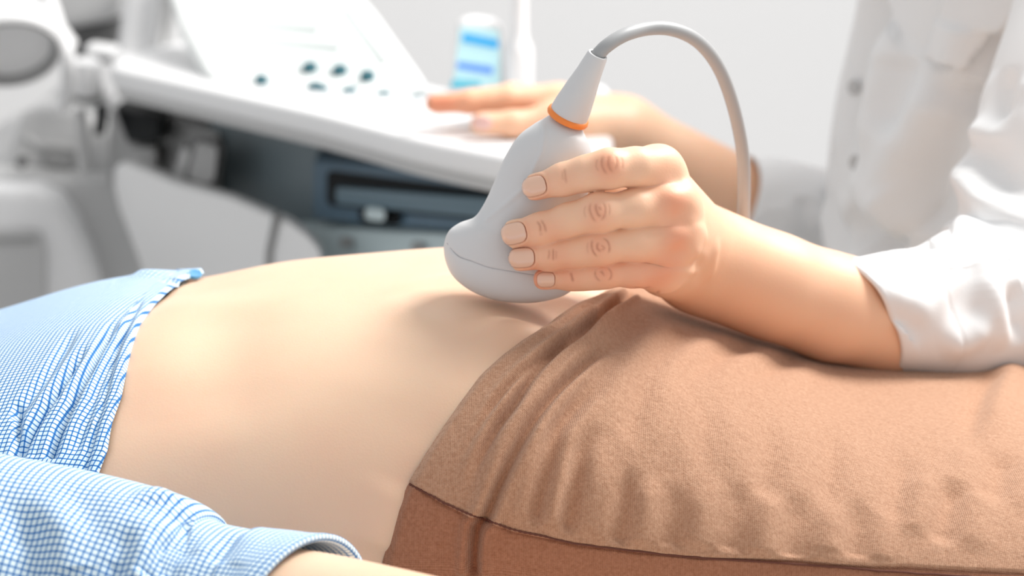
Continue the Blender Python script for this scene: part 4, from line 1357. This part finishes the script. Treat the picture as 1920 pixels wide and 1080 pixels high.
# under the console: faces on the vertical plane parallel to the console edge
p0 = A3 + nrm * 0.05
def VPp(px, py, back=0.05):
    return WPL(px, py, A3 + nrm * back, nrm)
def vprism(name, pts, back, thick, mat, bevel=0.003, corner=0.0, parent=None):
    return prism(name, [VPp(x, y, back) for x, y in pts], (0, thick, 0), mat, parent or mac, bevel, 3, corner)
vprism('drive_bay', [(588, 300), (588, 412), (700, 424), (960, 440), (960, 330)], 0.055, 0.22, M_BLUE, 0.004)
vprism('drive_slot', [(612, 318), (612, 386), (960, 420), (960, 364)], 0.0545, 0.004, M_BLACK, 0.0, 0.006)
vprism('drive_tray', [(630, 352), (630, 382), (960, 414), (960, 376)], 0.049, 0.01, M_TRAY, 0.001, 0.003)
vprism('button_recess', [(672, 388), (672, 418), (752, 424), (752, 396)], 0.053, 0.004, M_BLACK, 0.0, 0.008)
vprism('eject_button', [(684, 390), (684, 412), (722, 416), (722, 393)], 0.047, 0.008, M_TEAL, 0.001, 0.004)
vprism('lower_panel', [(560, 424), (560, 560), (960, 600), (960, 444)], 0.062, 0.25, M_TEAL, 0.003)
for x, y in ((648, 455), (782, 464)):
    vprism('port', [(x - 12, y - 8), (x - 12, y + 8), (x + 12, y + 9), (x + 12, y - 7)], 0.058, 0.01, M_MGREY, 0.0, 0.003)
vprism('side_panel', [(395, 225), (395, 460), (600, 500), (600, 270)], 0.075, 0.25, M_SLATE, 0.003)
vprism('grey_bracket', [(300, 215), (300, 350), (412, 380), (412, 250)], 0.070, 0.10, M_MGREY, 0.004)
vprism('light_pillar', [(342, 272), (322, 340), (348, 352), (362, 290)], 0.050, 0.03, M_LGREY, 0.004)
clip = vprism('probe_clip', [(362, 262), (342, 336), (362, 350), (398, 356), (412, 340), (420, 272)], 0.040, 0.02, M_DGREY, 0.004, 0.008)
vprism('clip_insert', [(370, 266), (352, 332), (368, 342), (394, 346), (402, 334), (408, 276)], 0.036, 0.02, M_MGREY, 0.003, 0.006, clip)
vprism('black_motor', [(212, 200), (238, 268), (296, 272), (300, 224)], 0.045, 0.09, M_BLACK, 0.004)
vprism('black_strut', [(180, 198), (176, 254), (192, 254), (197, 200)], 0.030, 0.02, M_BLACK, 0.002)
vprism('grey_link', [(242, 270), (240, 330), (292, 330), (292, 276)], 0.055, 0.05, M_MGREY, 0.004)
vprism('dark_gap', [(205, 210), (205, 345), (245, 345), (245, 240)], 0.075, 0.08, M_MGREY, 0.003)
# white moulded shell below
vprism('front_shell', [(216, 312), (214, 350), (226, 400), (262, 490), (300, 640), (640, 700), (600, 470), (572, 440), (540, 418), (430, 372), (330, 345), (268, 318), (240, 308)], 0.020, 0.03, M_SHELL, 0.004, 0.0)
tube('shell_rib', [VPp(520, 400, 0.018), VPp(505, 470, 0.018), VPp(500, 560, 0.018)], 0.003, M_MGREY, mac)
# left column and wheel cover
prism('mechanism_cover', [W(15, 330, 1.22), W(22, 270, 1.22), W(38, 215, 1.22), W(60, 200, 1.22), W(150, 205, 1.22), W(215, 250, 1.22), W(222, 350, 1.22)], (0, 0.15, 0), M_LGREY, mac, 0.010, 4)
tube('lever', spl([W(50, 262, 1.19), W(75, 278, 1.18), W(105, 276, 1.18), W(140, 284, 1.19)], 24), 0.0055, M_MGREY, mac)
lathe('lever_pivot', [(0, 0), (0, 0.005), (0.012, 0.005), (0.012, 0)], W(44, 302, 1.19), (0, -1, 0), M_DGREY, mac)
prism('lever_plate', [W(80, 280, 1.205), W(80, 316, 1.205), W(135, 320, 1.205), W(140, 290, 1.205)], (0, 0.02, 0), M_MGREY, mac, 0.004)
prism('lower_body', [W(-160, 335, 1.16), W(60, 330, 1.16), W(225, 345, 1.16), W(330, 700, 1.16), W(-160, 700, 1.16)], (0, 0.5, 0), M_LGREY, mac, 0.012, 4)
arch = [W(-160, 352, 1.12), W(60, 352, 1.12), W(105, 372, 1.12), W(135, 412, 1.12), W(160, 470, 1.12), W(215, 640, 1.12), W(-160, 640, 1.12)]
prism('wheel_cover', arch, (0, 0.06, 0), M_WHITE, mac, 0.014, 5)
prism('cover_inset', [W(-160, 430, 1.113), W(76, 430, 1.113), W(84, 470, 1.113), W(84, 640, 1.113), W(-160, 640, 1.113)], (0, 0.012, 0), M_LGREY, mac, 0.003, 2, 0.01)
prism('cover_slot', [W(-160, 446, 1.110), W(66, 446, 1.110), W(66, 456, 1.110), W(-160, 456, 1.110)], (0, 0.01, 0), M_MGREY, mac, 0.0015)
box('base', (-0.30, 1.32, 0.24), (0.50, 0.62, 0.36), M_LGREY, mac, 0.03)
box('column', (-0.22, 1.52, 0.52), (0.34, 0.20, 0.40), M_LGREY, mac, 0.03)
for sx in (-0.48, -0.12):
    for sy in (1.08, 1.56):
        lathe('caster', [(-0.014, 0), (-0.014, 0.045), (-0.008, 0.05), (0.008, 0.05), (0.014, 0.045), (0.014, 0)], (sx, sy, 0.05), (1, 0, 0), M_DGREY, mac)

# ------------------------------------------------------------------ bottles on the console
def flat_bottle():
    y = 0.86
    b0 = WZ(880, 178, ZT)
    y = b0[1]
    t = thing('gel_bottle', 'white gel bottle with bright blue and pale cyan label bands standing on the console', 'bottle', tuple(b0))
    L = [(838, 178), (846, 130), (852, 80), (856, 48), (866, 36), (890, 33), (925, 38), (940, 50), (943, 90), (945, 140), (946, 178)]
    prism('bottle', [W(x, yy, y - 0.012) for x, yy in L], (0, 0.024, 0), M_WHITE, t, 0.006, 4)
    yl = y - 0.0135
    prism('label', [W(x, yy, yl) for x, yy in [(850, 166), (862, 50), (936, 56), (938, 166)]], (0, 0.002, 0), M_LABEL, t, 0.0, 1, 0.003)
    prism('label_band', [W(x, yy, yl - 0.001) for x, yy in [(868, 62), (866, 78), (934, 92), (935, 76)]], (0, 0.001, 0), M_CYAN, t, 0.0, 1, 0.002)
    prism('label_band', [W(x, yy, yl - 0.001) for x, yy in [(858, 116), (856, 128), (924, 140), (925, 126)]], (0, 0.001, 0), M_PERI, t, 0.0, 1, 0.002)
    prism('label_band', [W(x, yy, yl - 0.001) for x, yy in [(848, 150), (844, 166), (900, 166), (902, 154)]], (0, 0.001, 0), M_LTEAL, t, 0.0, 1, 0.002)


flat_bottle()
wb = WZ(974, 182, ZT)
s = np.linalg.norm(wb - CAM) / F
prof = [(0, 0), (0, 24 * s), (2 * s, 26 * s), (80 * s, 26 * s), (92 * s, 25 * s), (104 * s, 19 * s), (118 * s, 15 * s), (210 * s, 15 * s), (212 * s, 0)]
tag(lathe('dispenser_bottle', prof, wb, (0, 0, 1), M_WHITE), 'tall white bottle with narrow neck standing right of the blue-banded gel bottle', 'bottle')
